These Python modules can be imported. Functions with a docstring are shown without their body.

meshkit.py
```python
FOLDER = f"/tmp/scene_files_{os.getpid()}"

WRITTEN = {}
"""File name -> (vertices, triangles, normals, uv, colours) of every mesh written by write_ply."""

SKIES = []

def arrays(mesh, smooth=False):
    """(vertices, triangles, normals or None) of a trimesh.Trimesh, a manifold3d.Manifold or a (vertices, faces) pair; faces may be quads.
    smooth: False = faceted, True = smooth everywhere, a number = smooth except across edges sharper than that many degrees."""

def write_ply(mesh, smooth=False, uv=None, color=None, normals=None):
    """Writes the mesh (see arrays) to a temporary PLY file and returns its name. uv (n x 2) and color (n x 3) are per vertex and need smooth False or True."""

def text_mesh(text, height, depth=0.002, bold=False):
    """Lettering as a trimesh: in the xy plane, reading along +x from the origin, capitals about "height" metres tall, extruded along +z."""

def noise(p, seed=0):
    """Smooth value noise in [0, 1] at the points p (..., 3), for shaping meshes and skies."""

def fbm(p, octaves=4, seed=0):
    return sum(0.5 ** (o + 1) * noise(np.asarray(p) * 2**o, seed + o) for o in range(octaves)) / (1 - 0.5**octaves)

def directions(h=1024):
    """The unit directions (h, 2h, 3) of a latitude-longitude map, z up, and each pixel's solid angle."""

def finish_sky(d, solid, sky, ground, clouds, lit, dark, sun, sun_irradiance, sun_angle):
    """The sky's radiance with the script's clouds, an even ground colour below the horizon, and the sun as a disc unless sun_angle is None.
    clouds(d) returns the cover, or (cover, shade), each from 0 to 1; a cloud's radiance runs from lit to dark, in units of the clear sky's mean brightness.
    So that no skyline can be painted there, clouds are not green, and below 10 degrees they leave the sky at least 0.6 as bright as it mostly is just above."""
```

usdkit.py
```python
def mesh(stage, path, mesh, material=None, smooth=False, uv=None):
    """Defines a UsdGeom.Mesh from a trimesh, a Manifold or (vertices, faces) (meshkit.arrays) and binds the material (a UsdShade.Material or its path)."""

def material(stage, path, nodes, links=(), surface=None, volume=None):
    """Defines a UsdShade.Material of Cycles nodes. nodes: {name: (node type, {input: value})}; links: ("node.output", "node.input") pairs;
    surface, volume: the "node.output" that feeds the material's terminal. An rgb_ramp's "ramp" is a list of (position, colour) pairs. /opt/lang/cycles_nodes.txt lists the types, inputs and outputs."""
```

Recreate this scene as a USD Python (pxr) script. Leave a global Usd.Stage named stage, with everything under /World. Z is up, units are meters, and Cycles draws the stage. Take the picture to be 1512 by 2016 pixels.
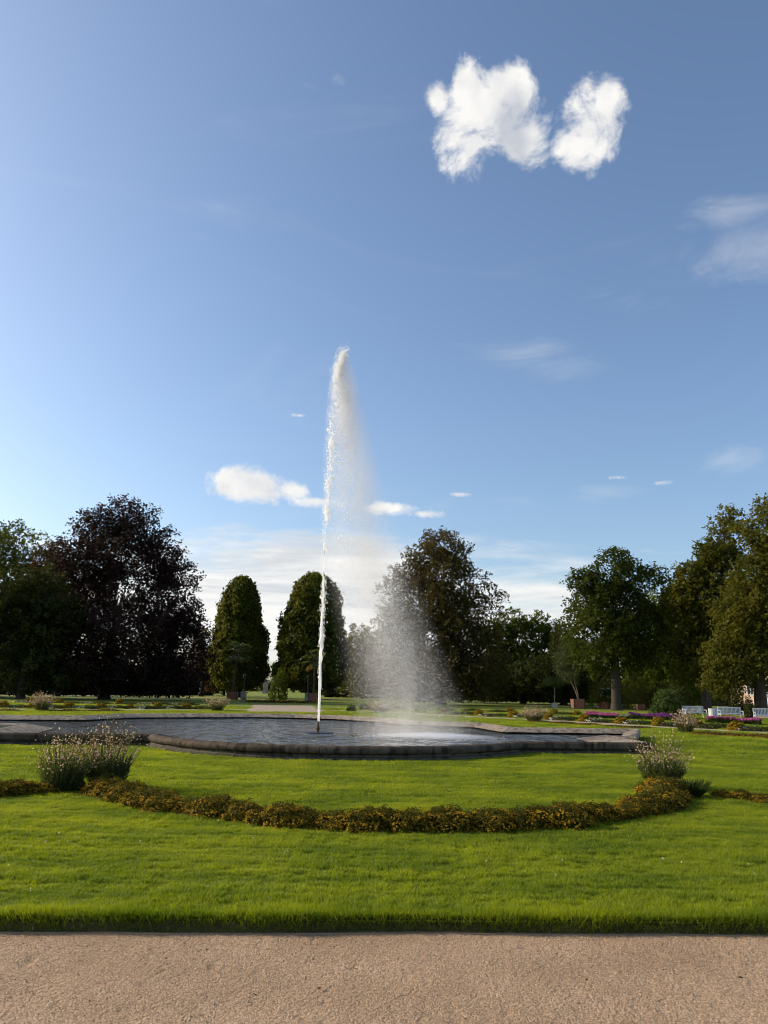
import math, numpy as np, trimesh, usdkit, meshkit
from pxr import Usd, UsdGeom, UsdLux, UsdShade, Gf, Sdf, Vt
from shapely.geometry import Polygon, LineString, Point, MultiPoint
from shapely import contains_xy

stage = Usd.Stage.CreateInMemory()
UsdGeom.SetStageUpAxis(stage, 'Z'); UsdGeom.SetStageMetersPerUnit(stage, 1.0)
UsdGeom.Xform.Define(stage, '/World'); UsdGeom.Scope.Define(stage, '/World/Looks')

# ------------------------------------------------------------------ camera
EYE = 1.6; F = 1500.0; W0, H0 = 1512.0, 2016.0
PITCH = math.atan(348 / F); ROLL = 0.018
fw = np.array([0, math.cos(PITCH), math.sin(PITCH)])
rt0 = np.array([1.0, 0, 0]); up0 = np.cross(rt0, fw)
rt = math.cos(ROLL) * rt0 + math.sin(ROLL) * up0
up = math.cos(ROLL) * up0 - math.sin(ROLL) * rt0
cam = UsdGeom.Camera.Define(stage, '/World/camera')
m = Gf.Matrix4d(1.0)
for i, v in enumerate((rt, up, -fw)):
    m.SetRow(i, Gf.Vec4d(*map(float, v), 0))
m.SetRow(3, Gf.Vec4d(0, 0, EYE, 1))
cam.AddTransformOp().Set(m)
cam.CreateHorizontalApertureAttr(36.0); cam.CreateVerticalApertureAttr(48.0)
cam.CreateFocalLengthAttr(36.0 * F / W0)
cam.CreateExposureAttr(0.64)

def ray(px, py):
    d = fw * F + rt * (px - W0 / 2) - up * (py - H0 / 2)
    return d / np.linalg.norm(d)
def gp(px, py, z=0.0):                    # the ground point (or the point at height z) a pixel of the photo shows
    d = ray(px, py); t = (z - EYE) / d[2]
    return np.array([d[0] * t, d[1] * t, z])
def at(px, py, Y):                        # the point at distance Y in front
    d = ray(px, py); t = Y / d[1]
    return np.array([d[0] * t, Y, EYE + d[2] * t])
def pxm(Y):                               # metres per photo pixel at distance Y
    return Y / F

# ------------------------------------------------------------------ sky and sun
SUN_AZ, SUN_EL = math.radians(-76), math.radians(25)
sun_dir = np.array([math.sin(SUN_AZ) * math.cos(SUN_EL), math.cos(SUN_AZ) * math.cos(SUN_EL), math.sin(SUN_EL)])

def azel(px, py):
    d = ray(px, py)
    return math.atan2(d[0], d[1]), math.asin(d[2])

def build_sky():
    N, L = {}, []
    N['tc'] = ('texture_coordinate', {}); N['sep'] = ('separate_xyz', {})
    L.append(('tc.generated', 'sep.vector'))
    N['sky'] = ('sky_texture', dict(sky_type='single_scattering', sun_disc=False, sun_elevation=SUN_EL, sun_rotation=SUN_AZ,
                                    altitude=150.0, air_density=1.0, aerosol_density=1.9, ozone_density=1.5))
    def mth(name, kind, a, b=None, c=None, clamp=False):
        ins = {'math_type': kind}
        if clamp: ins['use_clamp'] = True
        for k, v in (('value1', a), ('value2', b), ('value3', c)):
            if v is None: continue
            if isinstance(v, str): L.append((v, f'{name}.{k}'))
            else: ins[k] = float(v)
        N[name] = ('math', ins)
        return name + '.value'
    az = mth('az', 'arctan2', 'sep.x', 'sep.y'); el = mth('el', 'arcsine', 'sep.z')
    # noise domains in direction space
    def noise(name, scale, detail, rough, sc=(1, 1, 1), loc=(0, 0, 0), dist=0.0):
        N[name + 'm'] = ('mapping', dict(scale=sc, location=loc))
        N[name] = ('noise_texture', dict(scale=scale, detail=detail, roughness=rough, distortion=dist))
        L.append(('tc.generated', name + 'm.vector')); L.append((name + 'm.vector', name + '.vector'))
        return name + '.fac'
    n1 = noise('cn', 12.0, 10.0, 0.62, loc=(1.3, 4.1, 2.2), dist=0.3)
    n2 = noise('cs', 22.0, 5.0, 0.55, loc=(3, 1, 5))
    n3 = noise('cw', 4.0, 9.0, 0.6, sc=(1, 1, 5), loc=(2, 7, 1), dist=0.3)
    blobs = [  # px, py, half width, half height, weight
        (955, 235, 95, 95, 1.0), (985, 250, 75, 85, 1.0), (1000, 175, 55, 50, .95), (925, 190, 60, 50, .9), (925, 285, 85, 65, 1.0), (1010, 280, 60, 70, .95), (860, 195, 34, 38, .9),
        (1162, 250, 54, 72, .95), (1192, 205, 34, 42, .9), (1132, 285, 42, 44, .88),
        (505, 955, 75, 38, 1.0), (470, 950, 45, 30, .85), (560, 965, 60, 24, .8), (635, 988, 60, 14, .75), (770, 1000, 70, 13, .65), (835, 1012, 30, 9, .7),
        (590, 818, 20, 5, .5), (1220, 940, 28, 6, .45), (905, 973, 22, 5, .45), (1300, 950, 25, 6, .4), (617, 878, 9, 4, .5),
        (20, 980, 60, 8, .3)]
    def field(pre, blobs, grow):
        prev = None
        for i, (px, py, hw, hh, wt) in enumerate(blobs):
            a, e = azel(px, py); a1, _ = azel(px + hw, py); _, e1 = azel(px, py - hh); wa, we = abs(a1 - a) * grow, abs(e1 - e) * grow
            dx = mth(f'{pre}x{i}', 'multiply_add', az, 1 / wa, -a / wa); dy = mth(f'{pre}y{i}', 'multiply_add', el, 1 / we, -e / we)
            r = mth(f'{pre}s{i}', 'sqrt', mth(f'{pre}r{i}', 'multiply_add', dy, dy, mth(f'{pre}xx{i}', 'multiply', dx, dx)))
            f = mth(f'{pre}f{i}', 'multiply_add', r, -wt, wt); prev = f if prev is None else mth(f'{pre}m{i}', 'maximum', prev, f)
        return prev
    prev = field('b', blobs, 1.32)
    thin = field('v', [(1450, 500, 190, 60, 1), (1250, 600, 110, 40, .8), (1420, 425, 100, 40, .9), (1060, 705, 130, 50, .9), (1010, 985, 110, 30, .9), (1170, 975, 90, 26, .9), (1080, 1180, 130, 40, 1), (80, 1060, 120, 40, 1), (1440, 905, 80, 30, 1)], 1.3)
    n7 = noise('vn', 6.0, 9.0, 0.62, sc=(1, 1, 3), loc=(6, 1, 3), dist=0.7)
    N['thin'] = ('map_range', dict(range_type='smoothstep', from_min=0.25, from_max=1.6, to_min=0.0, to_max=0.22, clamp=True))
    L.append((mth('vsum', 'add', mth('vmx', 'maximum', thin, -1.0), mth('vnk', 'multiply_add', n7, 3.4, -1.6)), 'thin.value'))
    base = mth('b0', 'maximum', prev, -1.2)
    cn = mth('cnk', 'multiply_add', n1, 2.9, -1.33)
    cov = mth('cv', 'add', base, cn)
    N['cover'] = ('map_range', dict(range_type='smoothstep', from_min=0.18, from_max=0.72, to_min=0.0, to_max=0.96, clamp=True)); L.append((cov, 'cover.value'))
    # layered bank low in the sky
    a0, e0 = azel(560, 1150)
    bd = mth('bka', 'multiply_add', az, 1 / 0.42, -(a0 + 0.06) / 0.42); bd2 = mth('bkb', 'multiply', bd, bd)
    be = mth('bke', 'multiply_add', el, 1 / 0.085, -(e0 - 0.02) / 0.085); be4 = mth('bke4', 'power', mth('bkea', 'absolute', be), 3.0)
    bk = mth('bkc', 'subtract', mth('bkf', 'subtract', 1.25, bd2), be4)
    bkn = mth('bkn', 'multiply_add', n3, 3.6, -1.75)
    bkc = mth('bks', 'add', mth('bkm', 'maximum', bk, -1.0), bkn)
    N['bank'] = ('map_range', dict(range_type='smoothstep', from_min=0.0, from_max=1.1, to_min=0.0, to_max=0.92, clamp=True)); L.append((bkc, 'bank.value'))
    # thin wisps everywhere at mid height
    n4 = noise('wi', 2.2, 8.0, 0.6, sc=(1, 1, 3.5), loc=(5, 2, 0), dist=0.8)
    N['wisp'] = ('map_range', dict(range_type='smoothstep', from_min=0.56, from_max=0.9, to_min=0.0, to_max=0.14, clamp=True)); L.append((n4, 'wisp.value'))
    # scattered small clouds on the rest of the sky (outside the frame the sky goes on alike)
    n5 = noise('rs', 3.2, 8.0, 0.55, sc=(1, 1, 2.2), loc=(9, 4, 2))
    aa = mth('aaz', 'absolute', az)
    N['rest'] = ('map_range', dict(range_type='smoothstep', from_min=0.5, from_max=0.8, to_min=0.0, to_max=0.12, clamp=True)); L.append((aa, 'rest.value'))
    rc = mth('rsa', 'add', n5, 'rest.result')
    N['restc'] = ('map_range', dict(range_type='smoothstep', from_min=0.68, from_max=0.80, to_min=0.0, to_max=0.9, clamp=True)); L.append((rc, 'restc.value'))
    c1 = mth('m1', 'maximum', 'cover.result', 'bank.result'); c2 = mth('m2', 'maximum', c1, 'wisp.result'); c3 = mth('m3', 'maximum', mth('m25', 'maximum', c2, 'thin.result'), 'restc.result')
    up_ = mth('upm', 'multiply_add', el, 40.0, 0.2, clamp=True)
    c4 = mth('m4', 'multiply', c3, up_)
    # cloud shade: grey where thick and in a second noise
    sh = mth('sh0', 'multiply_add', n2, 1.9, -0.80); ga, ge = azel(1022, 262); g2x = mth('gx', 'multiply_add', az, 24.0, -24.0 * ga); g2y = mth('gy', 'multiply_add', el, 18.0, -18.0 * ge)
    gr = mth('grr', 'multiply_add', g2y, g2y, mth('gxx', 'multiply', g2x, g2x)); gm = mth('gmm', 'subtract', 0.9, gr, clamp=True)
    sh2 = mth('sh1', 'add', sh, gm, clamp=True)
    N['ccol'] = ('mix', dict(mix_type='mix', color1=CLOUD_LIT, color2=CLOUD_DARK)); L.append((sh2, 'ccol.fac'))
    n6 = noise('bl', 3.5, 8.0, 0.6, sc=(1, 1, 9), loc=(1, 8, 3), dist=0.35)
    N['blr'] = ('map_range', dict(range_type='smoothstep', from_min=0.40, from_max=0.62, to_min=0.0, to_max=0.85, clamp=True)); L.append((n6, 'blr.value'))
    N['bcol'] = ('mix', dict(mix_type='mix', color1=CLOUD_LIT, color2=(3.6, 3.75, 3.95))); L.append(('blr.result', 'bcol.fac'))
    isb = mth('isb', 'greater_than', 'bank.result', 'cover.result')
    N['cc2'] = ('mix', dict(mix_type='mix')); L.extend([('ccol.color', 'cc2.color1'), ('bcol.color', 'cc2.color2'), (isb, 'cc2.fac')])
    N['mixc'] = ('mix', dict(mix_type='mix')); L.extend([('sky.color', 'tint.color1'), ('tint.color', 'mixc.color1'), ('cc2.color', 'mixc.color2'), (c4, 'mixc.fac')])
    N['tint'] = ('mix', dict(mix_type='multiply', fac=1.0, color2=SKY_TINT))
    N['bg'] = ('background_shader', dict(strength=SKY_STRENGTH)); L.append(('mixc.color', 'bg.color'))
    return usdkit.material(stage, '/World/Looks/sky_look', N, L, surface='bg.background')

SKY_STRENGTH = 0.116
CLOUD_LIT, CLOUD_DARK = (5.6, 5.5, 5.3), (3.3, 3.45, 3.75)
SKY_TINT = (0.94, 1.0, 1.06)
dome = UsdLux.DomeLight.Define(stage, '/World/sky')
UsdShade.MaterialBindingAPI.Apply(dome.GetPrim()).Bind(build_sky())
dome.GetPrim().SetCustomDataByKey('kind', 'structure')
sun = UsdLux.DistantLight.Define(stage, '/World/sun')
sun.CreateNormalizeAttr(True); sun.CreateIntensityAttr(1.0); sun.CreateAngleAttr(0.53); sun.CreateColorAttr(Gf.Vec3f(1.0, 0.83, 0.62))
zc = Gf.Vec3d(*map(float, sun_dir)); rot = Gf.Rotation(Gf.Vec3d(0, 0, 1), zc)
sun.AddTransformOp().Set(Gf.Matrix4d(rot, Gf.Vec3d(0, 0, 30)))

# ------------------------------------------------------------------ helpers
used = {}
def numbered(parent, name):
    k = (parent, name); n = used.get(k, 0); used[k] = n + 1
    return f'{parent}/{name}' if n == 0 else f'{parent}/{name}_{n:03d}'
def tag(o, label=None, cat=None, group=None, kind=None):
    p = o.GetPrim() if hasattr(o, 'GetPrim') else o
    for k, v in (('label', label), ('category', cat), ('group', group), ('kind', kind)):
        if v: p.SetCustomDataByKey(k, v)
    return p
def obj(name, mesh, mat, parent='/World', smooth=False, **kw):
    par = parent if isinstance(parent, str) else str(parent.GetPath())
    g = usdkit.mesh(stage, numbered(par, name), mesh, mat, smooth)
    if kw: tag(g, **kw)
    return g.GetPrim()
def thing(name, label, cat, loc=(0, 0, 0), rotz=0, group=None, scale=None):
    x = UsdGeom.Xform.Define(stage, numbered('/World', name))
    x.AddTranslateOp().Set(Gf.Vec3d(*map(float, loc)))
    if rotz: x.AddRotateZOp().Set(float(rotz))
    if scale is not None: x.AddScaleOp().Set(Gf.Vec3f(*map(float, scale)))
    tag(x, label, cat, group)
    return x.GetPrim()
def copy(src, name, label, loc, rotz=0, scale=None, group=None, cat=None):
    cat = cat or src.GetCustomDataByKey('category')
    p = thing(name, label, cat, loc, rotz, group, scale)
    p.GetReferences().AddInternalReference(src.GetPath()); p.SetInstanceable(True)
    return p
class Spawner:                             # first use moves the source thing itself, later uses are copies
    def __init__(self, build): self.build, self.src = build, None
    def __call__(self, name, label, cat, loc, rotz=0, scale=(1, 1, 1), group=None):
        if self.src is None:
            self.src = thing(name, label, cat, loc, rotz or 0.01, group, scale); self.build(self.src); return self.src
        return copy(self.src, name, label, loc, rotz, scale, group, cat)
def cat_(ms):
    vs, fs, n = [], [], 0
    for v, f in ms:
        vs.append(np.asarray(v, float)); fs.append(np.asarray(f, int) + n); n += len(v)
    return np.vstack(vs), np.vstack(fs)
def tm(m): return np.array(m.vertices), np.array(m.faces)
def box(sx, sy, sz, c=(0, 0, 0), bev=0.0, rz=0.0):
    if bev:
        h = np.array([sx, sy, sz]) / 2; pts = []
        for s in np.ndindex(2, 2, 2):
            sg = np.array(s) * 2 - 1
            for k in range(3):
                q = h - bev; q[k] = h[k]; pts.append(sg * q)
        mm = trimesh.convex.convex_hull(np.array(pts))
    else: mm = trimesh.creation.box([sx, sy, sz])
    v, f = tm(mm); v = v.copy()
    if rz:
        c_, s_ = math.cos(rz), math.sin(rz); v[:, :2] = v[:, :2] @ np.array([[c_, s_], [-s_, c_]])
    return v + np.asarray(c, float), f
def tube(pts, rad, sides=7, cap=True):
    p = np.asarray(pts, float); n = len(p); rad = np.broadcast_to(rad, (n,))
    t = np.gradient(p, axis=0); t /= np.linalg.norm(t, axis=1, keepdims=True) + 1e-12
    ref = np.where(np.abs(t[:, 2:]) < .9, [0, 0, 1.0], [1.0, 0, 0]); a = np.cross(t, ref); a /= np.linalg.norm(a, axis=1, keepdims=True) + 1e-12
    for i in range(1, n):
        if a[i] @ a[i - 1] < 0: a[i] = -a[i]
    b = np.cross(t, a); an = np.arange(sides) * 2 * np.pi / sides
    v = (p[:, None] + rad[:, None, None] * (np.cos(an)[None, :, None] * a[:, None] + np.sin(an)[None, :, None] * b[:, None])).reshape(-1, 3)
    i, j = np.meshgrid(np.arange(n - 1), np.arange(sides), indexing='ij')
    A, B, C, D = i * sides + j, i * sides + (j + 1) % sides, (i + 1) * sides + (j + 1) % sides, (i + 1) * sides + j
    f = np.vstack([np.stack([A, B, C], -1).reshape(-1, 3), np.stack([A, C, D], -1).reshape(-1, 3)])
    if cap:
        v = np.vstack([v, p[:1], p[-1:]]); k = np.arange(sides); e = (n - 1) * sides
        f = np.vstack([f, np.stack([np.full(sides, n * sides), (k + 1) % sides, k], 1), np.stack([np.full(sides, n * sides + 1), e + k, e + (k + 1) % sides], 1)])
    return v, f
def lathe(prof, seg=20):
    p = np.asarray(prof, float); an = np.arange(seg) * 2 * np.pi / seg
    v = np.stack([p[:, 0][:, None] * np.cos(an), p[:, 0][:, None] * np.sin(an), np.repeat(p[:, 1][:, None], seg, 1)], -1).reshape(-1, 3)
    i, j = np.meshgrid(np.arange(len(p) - 1), np.arange(seg), indexing='ij')
    A, B, C, D = i * seg + j, i * seg + (j + 1) % seg, (i + 1) * seg + (j + 1) % seg, (i + 1) * seg + j
    return v, np.vstack([np.stack([A, B, C], -1).reshape(-1, 3), np.stack([A, C, D], -1).reshape(-1, 3)])
def unit(v): return v / (np.linalg.norm(v, axis=-1, keepdims=True) + 1e-12)
def leaves(rng, c, size, upbias=0.4, aspect=0.55, jitter=0.35, droop=0.0, outward=None, ob=0.0):
    """diamond leaves of two triangles, slightly folded, at the centres c"""
    n = len(c); nrm = rng.normal(size=(n, 3)); nrm = unit(nrm); nrm[:, 2] += upbias
    if outward is not None: nrm = nrm + ob * outward
    nrm = unit(nrm)
    d = rng.normal(size=(n, 3)); d[:, 2] -= droop; d = unit(d - nrm * (d * nrm).sum(1, keepdims=True)); s = np.cross(nrm, d)
    L = (size * (1 + jitter * rng.uniform(-1, 1, n)))[:, None]; Wd = L * aspect
    v = np.stack([c - d * L * .5, c + s * Wd * .5 + nrm * L * .06, c + d * L * .5, c - s * Wd * .5 + nrm * L * .06], 1).reshape(-1, 3)
    k = np.arange(n)[:, None] * 4
    return v, np.vstack([k + [0, 1, 2], k + [0, 2, 3]])
def poly_mesh(poly, z, maxedge=None):
    v, f = trimesh.creation.triangulate_polygon(poly, engine='earcut')
    m_ = trimesh.Trimesh(np.column_stack([v, np.zeros(len(v))]), f, process=False)
    if m_.face_normals[:, 2].mean() < 0: m_.invert()
    if maxedge: m_ = trimesh.Trimesh(*trimesh.remesh.subdivide_to_size(m_.vertices, m_.faces, maxedge, max_iter=12), process=False)
    vv = np.array(m_.vertices); vv[:, 2] = z
    return vv, np.array(m_.faces)
def instancer(path, protos, pos, idx, rotz, scale, kind='stuff', tilt=None):
    pi = UsdGeom.PointInstancer.Define(stage, path)
    rel = pi.CreatePrototypesRel()
    for nm, mesh, mat, sm in protos:
        g = usdkit.mesh(stage, f'{path}/{nm}', mesh, mat, sm); rel.AddTarget(g.GetPath())
    pi.CreatePositionsAttr(Vt.Vec3fArray.FromNumpy(np.asarray(pos, np.float32)))
    pi.CreateProtoIndicesAttr(Vt.IntArray.FromNumpy(np.asarray(idx, np.int32)))
    q = [Gf.Quath(float(math.cos(a / 2)), 0, 0, float(math.sin(a / 2))) for a in rotz]
    pi.CreateOrientationsAttr(Vt.QuathArray(q))
    s = np.asarray(scale, np.float32); s = np.repeat(s[:, None], 3, 1) if s.ndim == 1 else s
    pi.CreateScalesAttr(Vt.Vec3fArray.FromNumpy(s))
    return pi.GetPrim()

# ------------------------------------------------------------------ materials
def M(name, nodes, links, surface, volume=None): return usdkit.material(stage, f'/World/Looks/{name}', nodes, links, surface=surface, volume=volume)
def leaf_mat(name, a, b, trans=0.35, tcol=None, rough=0.6, scale=0.35, spec=0.10):
    """foliage: colour varied per leaf and by patches, partly translucent"""
    tc = tcol or tuple(min(1, x * 1.5) for x in b)
    return M(name, {
        'g': ('geometry', {}), 'n': ('noise_texture', dict(scale=scale, detail=3.0)),
        'r': ('rgb_ramp', dict(ramp=[(0.0, a), (0.5, tuple((x + y) / 2 for x, y in zip(a, b))), (1.0, b)])),
        'mx': ('math', dict(math_type='multiply_add', value2=0.5)), 'nn': ('math', dict(math_type='multiply_add', value2=1.3, value3=-0.4)),
        'p': ('principled_bsdf', dict(roughness=rough, specular_ior_level=spec)), 't': ('translucent_bsdf', {}),
        'tm': ('mix', dict(mix_type='multiply', fac=1.0, color2=(1.35, 1.2, 0.55))), 'm': ('mix_closure', dict(fac=trans))},
        [('g.position', 'n.vector'), ('n.fac', 'nn.value1'), ('g.random_per_island', 'mx.value1'), ('nn.value', 'mx.value3'), ('mx.value', 'r.fac'),
         ('r.color', 'p.base_color'), ('r.color', 'tm.color1'), ('tm.color', 't.color'), ('p.BSDF', 'm.closure1'), ('t.BSDF', 'm.closure2')], 'm.closure')
def noisy(name, a, b, scale=6, rough=0.8, bump=0.0, bscale=40, detail=6, spec=0.3, metal=0.0, dist=0.02):
    N = {'g': ('geometry', {}), 'n': ('noise_texture', dict(scale=scale, detail=float(detail), roughness=0.62)),
         'r': ('rgb_ramp', dict(ramp=[(0.28, a), (0.72, b)])), 'p': ('principled_bsdf', dict(roughness=rough, specular_ior_level=spec, metallic=metal))}
    L = [('g.position', 'n.vector'), ('n.fac', 'r.fac'), ('r.color', 'p.base_color')]
    if bump:
        N['bn'] = ('noise_texture', dict(scale=bscale, detail=5.0)); N['b'] = ('bump', dict(strength=bump, distance=dist))
        L += [('g.position', 'bn.vector'), ('bn.fac', 'b.height'), ('b.normal', 'p.normal')]
    return M(name, N, L, 'p.BSDF')

mat_soil = noisy('soil', (0.035, 0.025, 0.016), (0.07, 0.05, 0.03), 5, .95, .6, 30)
def lawn_mat():
    return M('lawn_ground', {
        'g': ('geometry', {}), 'n': ('noise_texture', dict(scale=0.5, detail=6.0, roughness=.6)), 'mp': ('mapping', dict(scale=(0.25, 2.2, 1))),
        'n2': ('noise_texture', dict(scale=1.3, detail=4.0)), 'n3': ('noise_texture', dict(scale=45.0, detail=3.0)),
        'a': ('math', dict(math_type='multiply_add', value2=.5)), 'b2': ('math', dict(math_type='multiply_add', value2=.35)),
        'r': ('rgb_ramp', dict(ramp=[(0.3, (0.072, 0.108, 0.007)), (0.65, (0.135, 0.17, 0.011)), (0.95, (0.20, 0.21, 0.022))])),
        'p': ('principled_bsdf', dict(roughness=.8, specular_ior_level=.2)), 'bp': ('bump', dict(strength=.9, distance=.04))},
        [('g.position', 'n.vector'), ('g.position', 'mp.vector'), ('mp.vector', 'n2.vector'), ('g.position', 'n3.vector'), ('n2.fac', 'b2.value1'), ('n.fac', 'b2.value3'),
         ('n3.fac', 'a.value1'), ('b2.value', 'a.value3'), ('a.value', 'as.value1'), ('as.value', 'r.fac'), ('r.color', 'p.base_color'), ('n3.fac', 'bp.height'), ('bp.normal', 'p.normal')]
        if False else
        [('g.position', 'n.vector'), ('g.position', 'mp.vector'), ('mp.vector', 'n2.vector'), ('g.position', 'n3.vector'), ('n2.fac', 'b2.value1'), ('n.fac', 'b2.value3'),
         ('b2.value', 'r.fac'), ('r.color', 'p.base_color'), ('n3.fac', 'bp.height'), ('bp.normal', 'p.normal')], 'p.BSDF')
mat_lawn = lawn_mat()
def grass_mat():  # broad and stretched colour noise carries soft shadow streaks besides dry patches
    return M('grass_blade', {
        'g': ('geometry', {}), 'n': ('noise_texture', dict(scale=0.7, detail=5.0, roughness=.6)), 'mp': ('mapping', dict(scale=(0.35, 2.6, 1))),
        'n2': ('noise_texture', dict(scale=1.3, detail=4.0)),
        'x': ('math', dict(math_type='multiply_add', value2=.6)), 'y': ('math', dict(math_type='multiply_add', value2=1.05)),
        'z': ('math', dict(math_type='multiply_add', value2=.75, value3=-.42)),
        'r': ('rgb_ramp', dict(ramp=[(0.35, (0.10, 0.155, 0.009)), (0.72, (0.255, 0.30, 0.015)), (1.0, (0.44, 0.41, 0.06))])),
        'p': ('principled_bsdf', dict(roughness=.5, specular_ior_level=.3)), 't': ('translucent_bsdf', {}),
        'tm': ('mix', dict(mix_type='multiply', fac=1.0, color2=(1.45, 1.35, .5))), 'm': ('mix_closure', dict(fac=.52))},
        [('g.position', 'n.vector'), ('g.position', 'mp.vector'), ('mp.vector', 'n2.vector'), ('g.random_per_island', 'x.value1'), ('n.fac', 'y.value1'), ('n2.fac', 'z.value1'),
         ('z.value', 'y.value3'), ('y.value', 'x.value3'), ('x.value', 'r.fac'), ('r.color', 'p.base_color'), ('r.color', 'tm.color1'), ('tm.color', 't.color'),
         ('p.BSDF', 'm.closure1'), ('t.BSDF', 'm.closure2')], 'm.closure')
mat_grass = grass_mat()
def gravel_mat(name, a, b, c):
    return M(name, {
        'g': ('geometry', {}), 'n': ('noise_texture', dict(scale=0.9, detail=5.0)), 'v': ('voronoi_texture', dict(scale=95.0)), 'v2': ('voronoi_texture', dict(scale=160.0)),
        'r': ('rgb_ramp', dict(ramp=[(0.0, a), (0.55, b), (1.0, c)])), 's': ('separate_color', {}), 'x': ('math', dict(math_type='multiply_add', value2=.62)),
        'nn': ('math', dict(math_type='multiply_add', value2=.8, value3=-.2)),
        'p': ('principled_bsdf', dict(roughness=.9, specular_ior_level=.2)), 'b': ('bump', dict(strength=.7, distance=.006, invert=True))},
        [('g.position', 'n.vector'), ('g.position', 'v.vector'), ('g.position', 'v2.vector'), ('v.color', 's.color'), ('s.r', 'x.value1'), ('n.fac', 'nn.value1'), ('nn.value', 'x.value3'),
         ('x.value', 'r.fac'), ('r.color', 'p.base_color'), ('v.distance', 'b.height'), ('b.normal', 'p.normal')], 'p.BSDF')
mat_gravel = gravel_mat('gravel', (0.165, 0.108, 0.063), (0.295, 0.20, 0.122), (0.45, 0.335, 0.22))
mat_gravel_far = gravel_mat('path_gravel', (0.20, 0.16, 0.12), (0.29, 0.24, 0.18), (0.38, 0.32, 0.25))
def stone_mat(name, a, b, dark, spread=0.5):
    return M(name, {
        'g': ('geometry', {}), 'n': ('noise_texture', dict(scale=2.2, detail=7.0, roughness=.65)), 'n2': ('noise_texture', dict(scale=14.0, detail=6.0, roughness=.7)),
        'mp': ('mapping', dict(scale=(3, 3, .6))), 'n3': ('noise_texture', dict(scale=2.0, detail=5.0)),
        'r': ('rgb_ramp', dict(ramp=[(0.25, a), (0.75, b)])), 'k': ('map_range', dict(range_type='smoothstep', from_min=.45, from_max=.68, to_max=.85, clamp=True)),
        'mx': ('mix', dict(mix_type='mix', color2=dark)), 'rr': ('mix', dict(mix_type='overlay', fac=.6)),
        'p': ('principled_bsdf', dict(roughness=.85, specular_ior_level=.12)), 'b': ('bump', dict(strength=.7, distance=.02))},
        [('g.position', 'n.vector'), ('g.position', 'n2.vector'), ('g.position', 'mp.vector'), ('mp.vector', 'n3.vector'), ('n.fac', 'r.fac'), ('n3.fac', 'k.value'),
         ('r.color', 'rr.color1'), ('n2.color', 'rr.color2'), ('r.color', 'mx.color1'), ('k.result', 'mx.fac'), ('mx.color', 'p.base_color'), ('n2.fac', 'b.height'), ('b.normal', 'p.normal')], 'p.BSDF')
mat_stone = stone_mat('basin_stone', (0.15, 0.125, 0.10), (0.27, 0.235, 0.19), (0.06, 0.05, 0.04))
mat_stone_dark = stone_mat('weathered_shaded_stone', (0.018, 0.014, 0.010), (0.115, 0.088, 0.062), (0.008, 0.007, 0.005))  # algae-stained stone, its colour darkened further for the unlit front rim
mat_stone_wall = stone_mat('basin_wall_stone', (0.035, 0.032, 0.022), (0.10, 0.088, 0.066), (0.014, 0.015, 0.010))
mat_bed = noisy('basin_floor', (0.02, 0.018, 0.012), (0.05, 0.045, 0.03), 2)
mat_bark = noisy('bark', (0.022, 0.018, 0.014), (0.055, 0.045, 0.035), 9, .9, .8, 25)
mat_metal = noisy('dark_metal', (0.015, 0.015, 0.016), (0.03, 0.03, 0.03), 12, .45, metal=.3)
mat_pipe = noisy('nozzle_brass', (0.05, 0.035, 0.02), (0.10, 0.07, 0.035), 12, .5, metal=.5)
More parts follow.
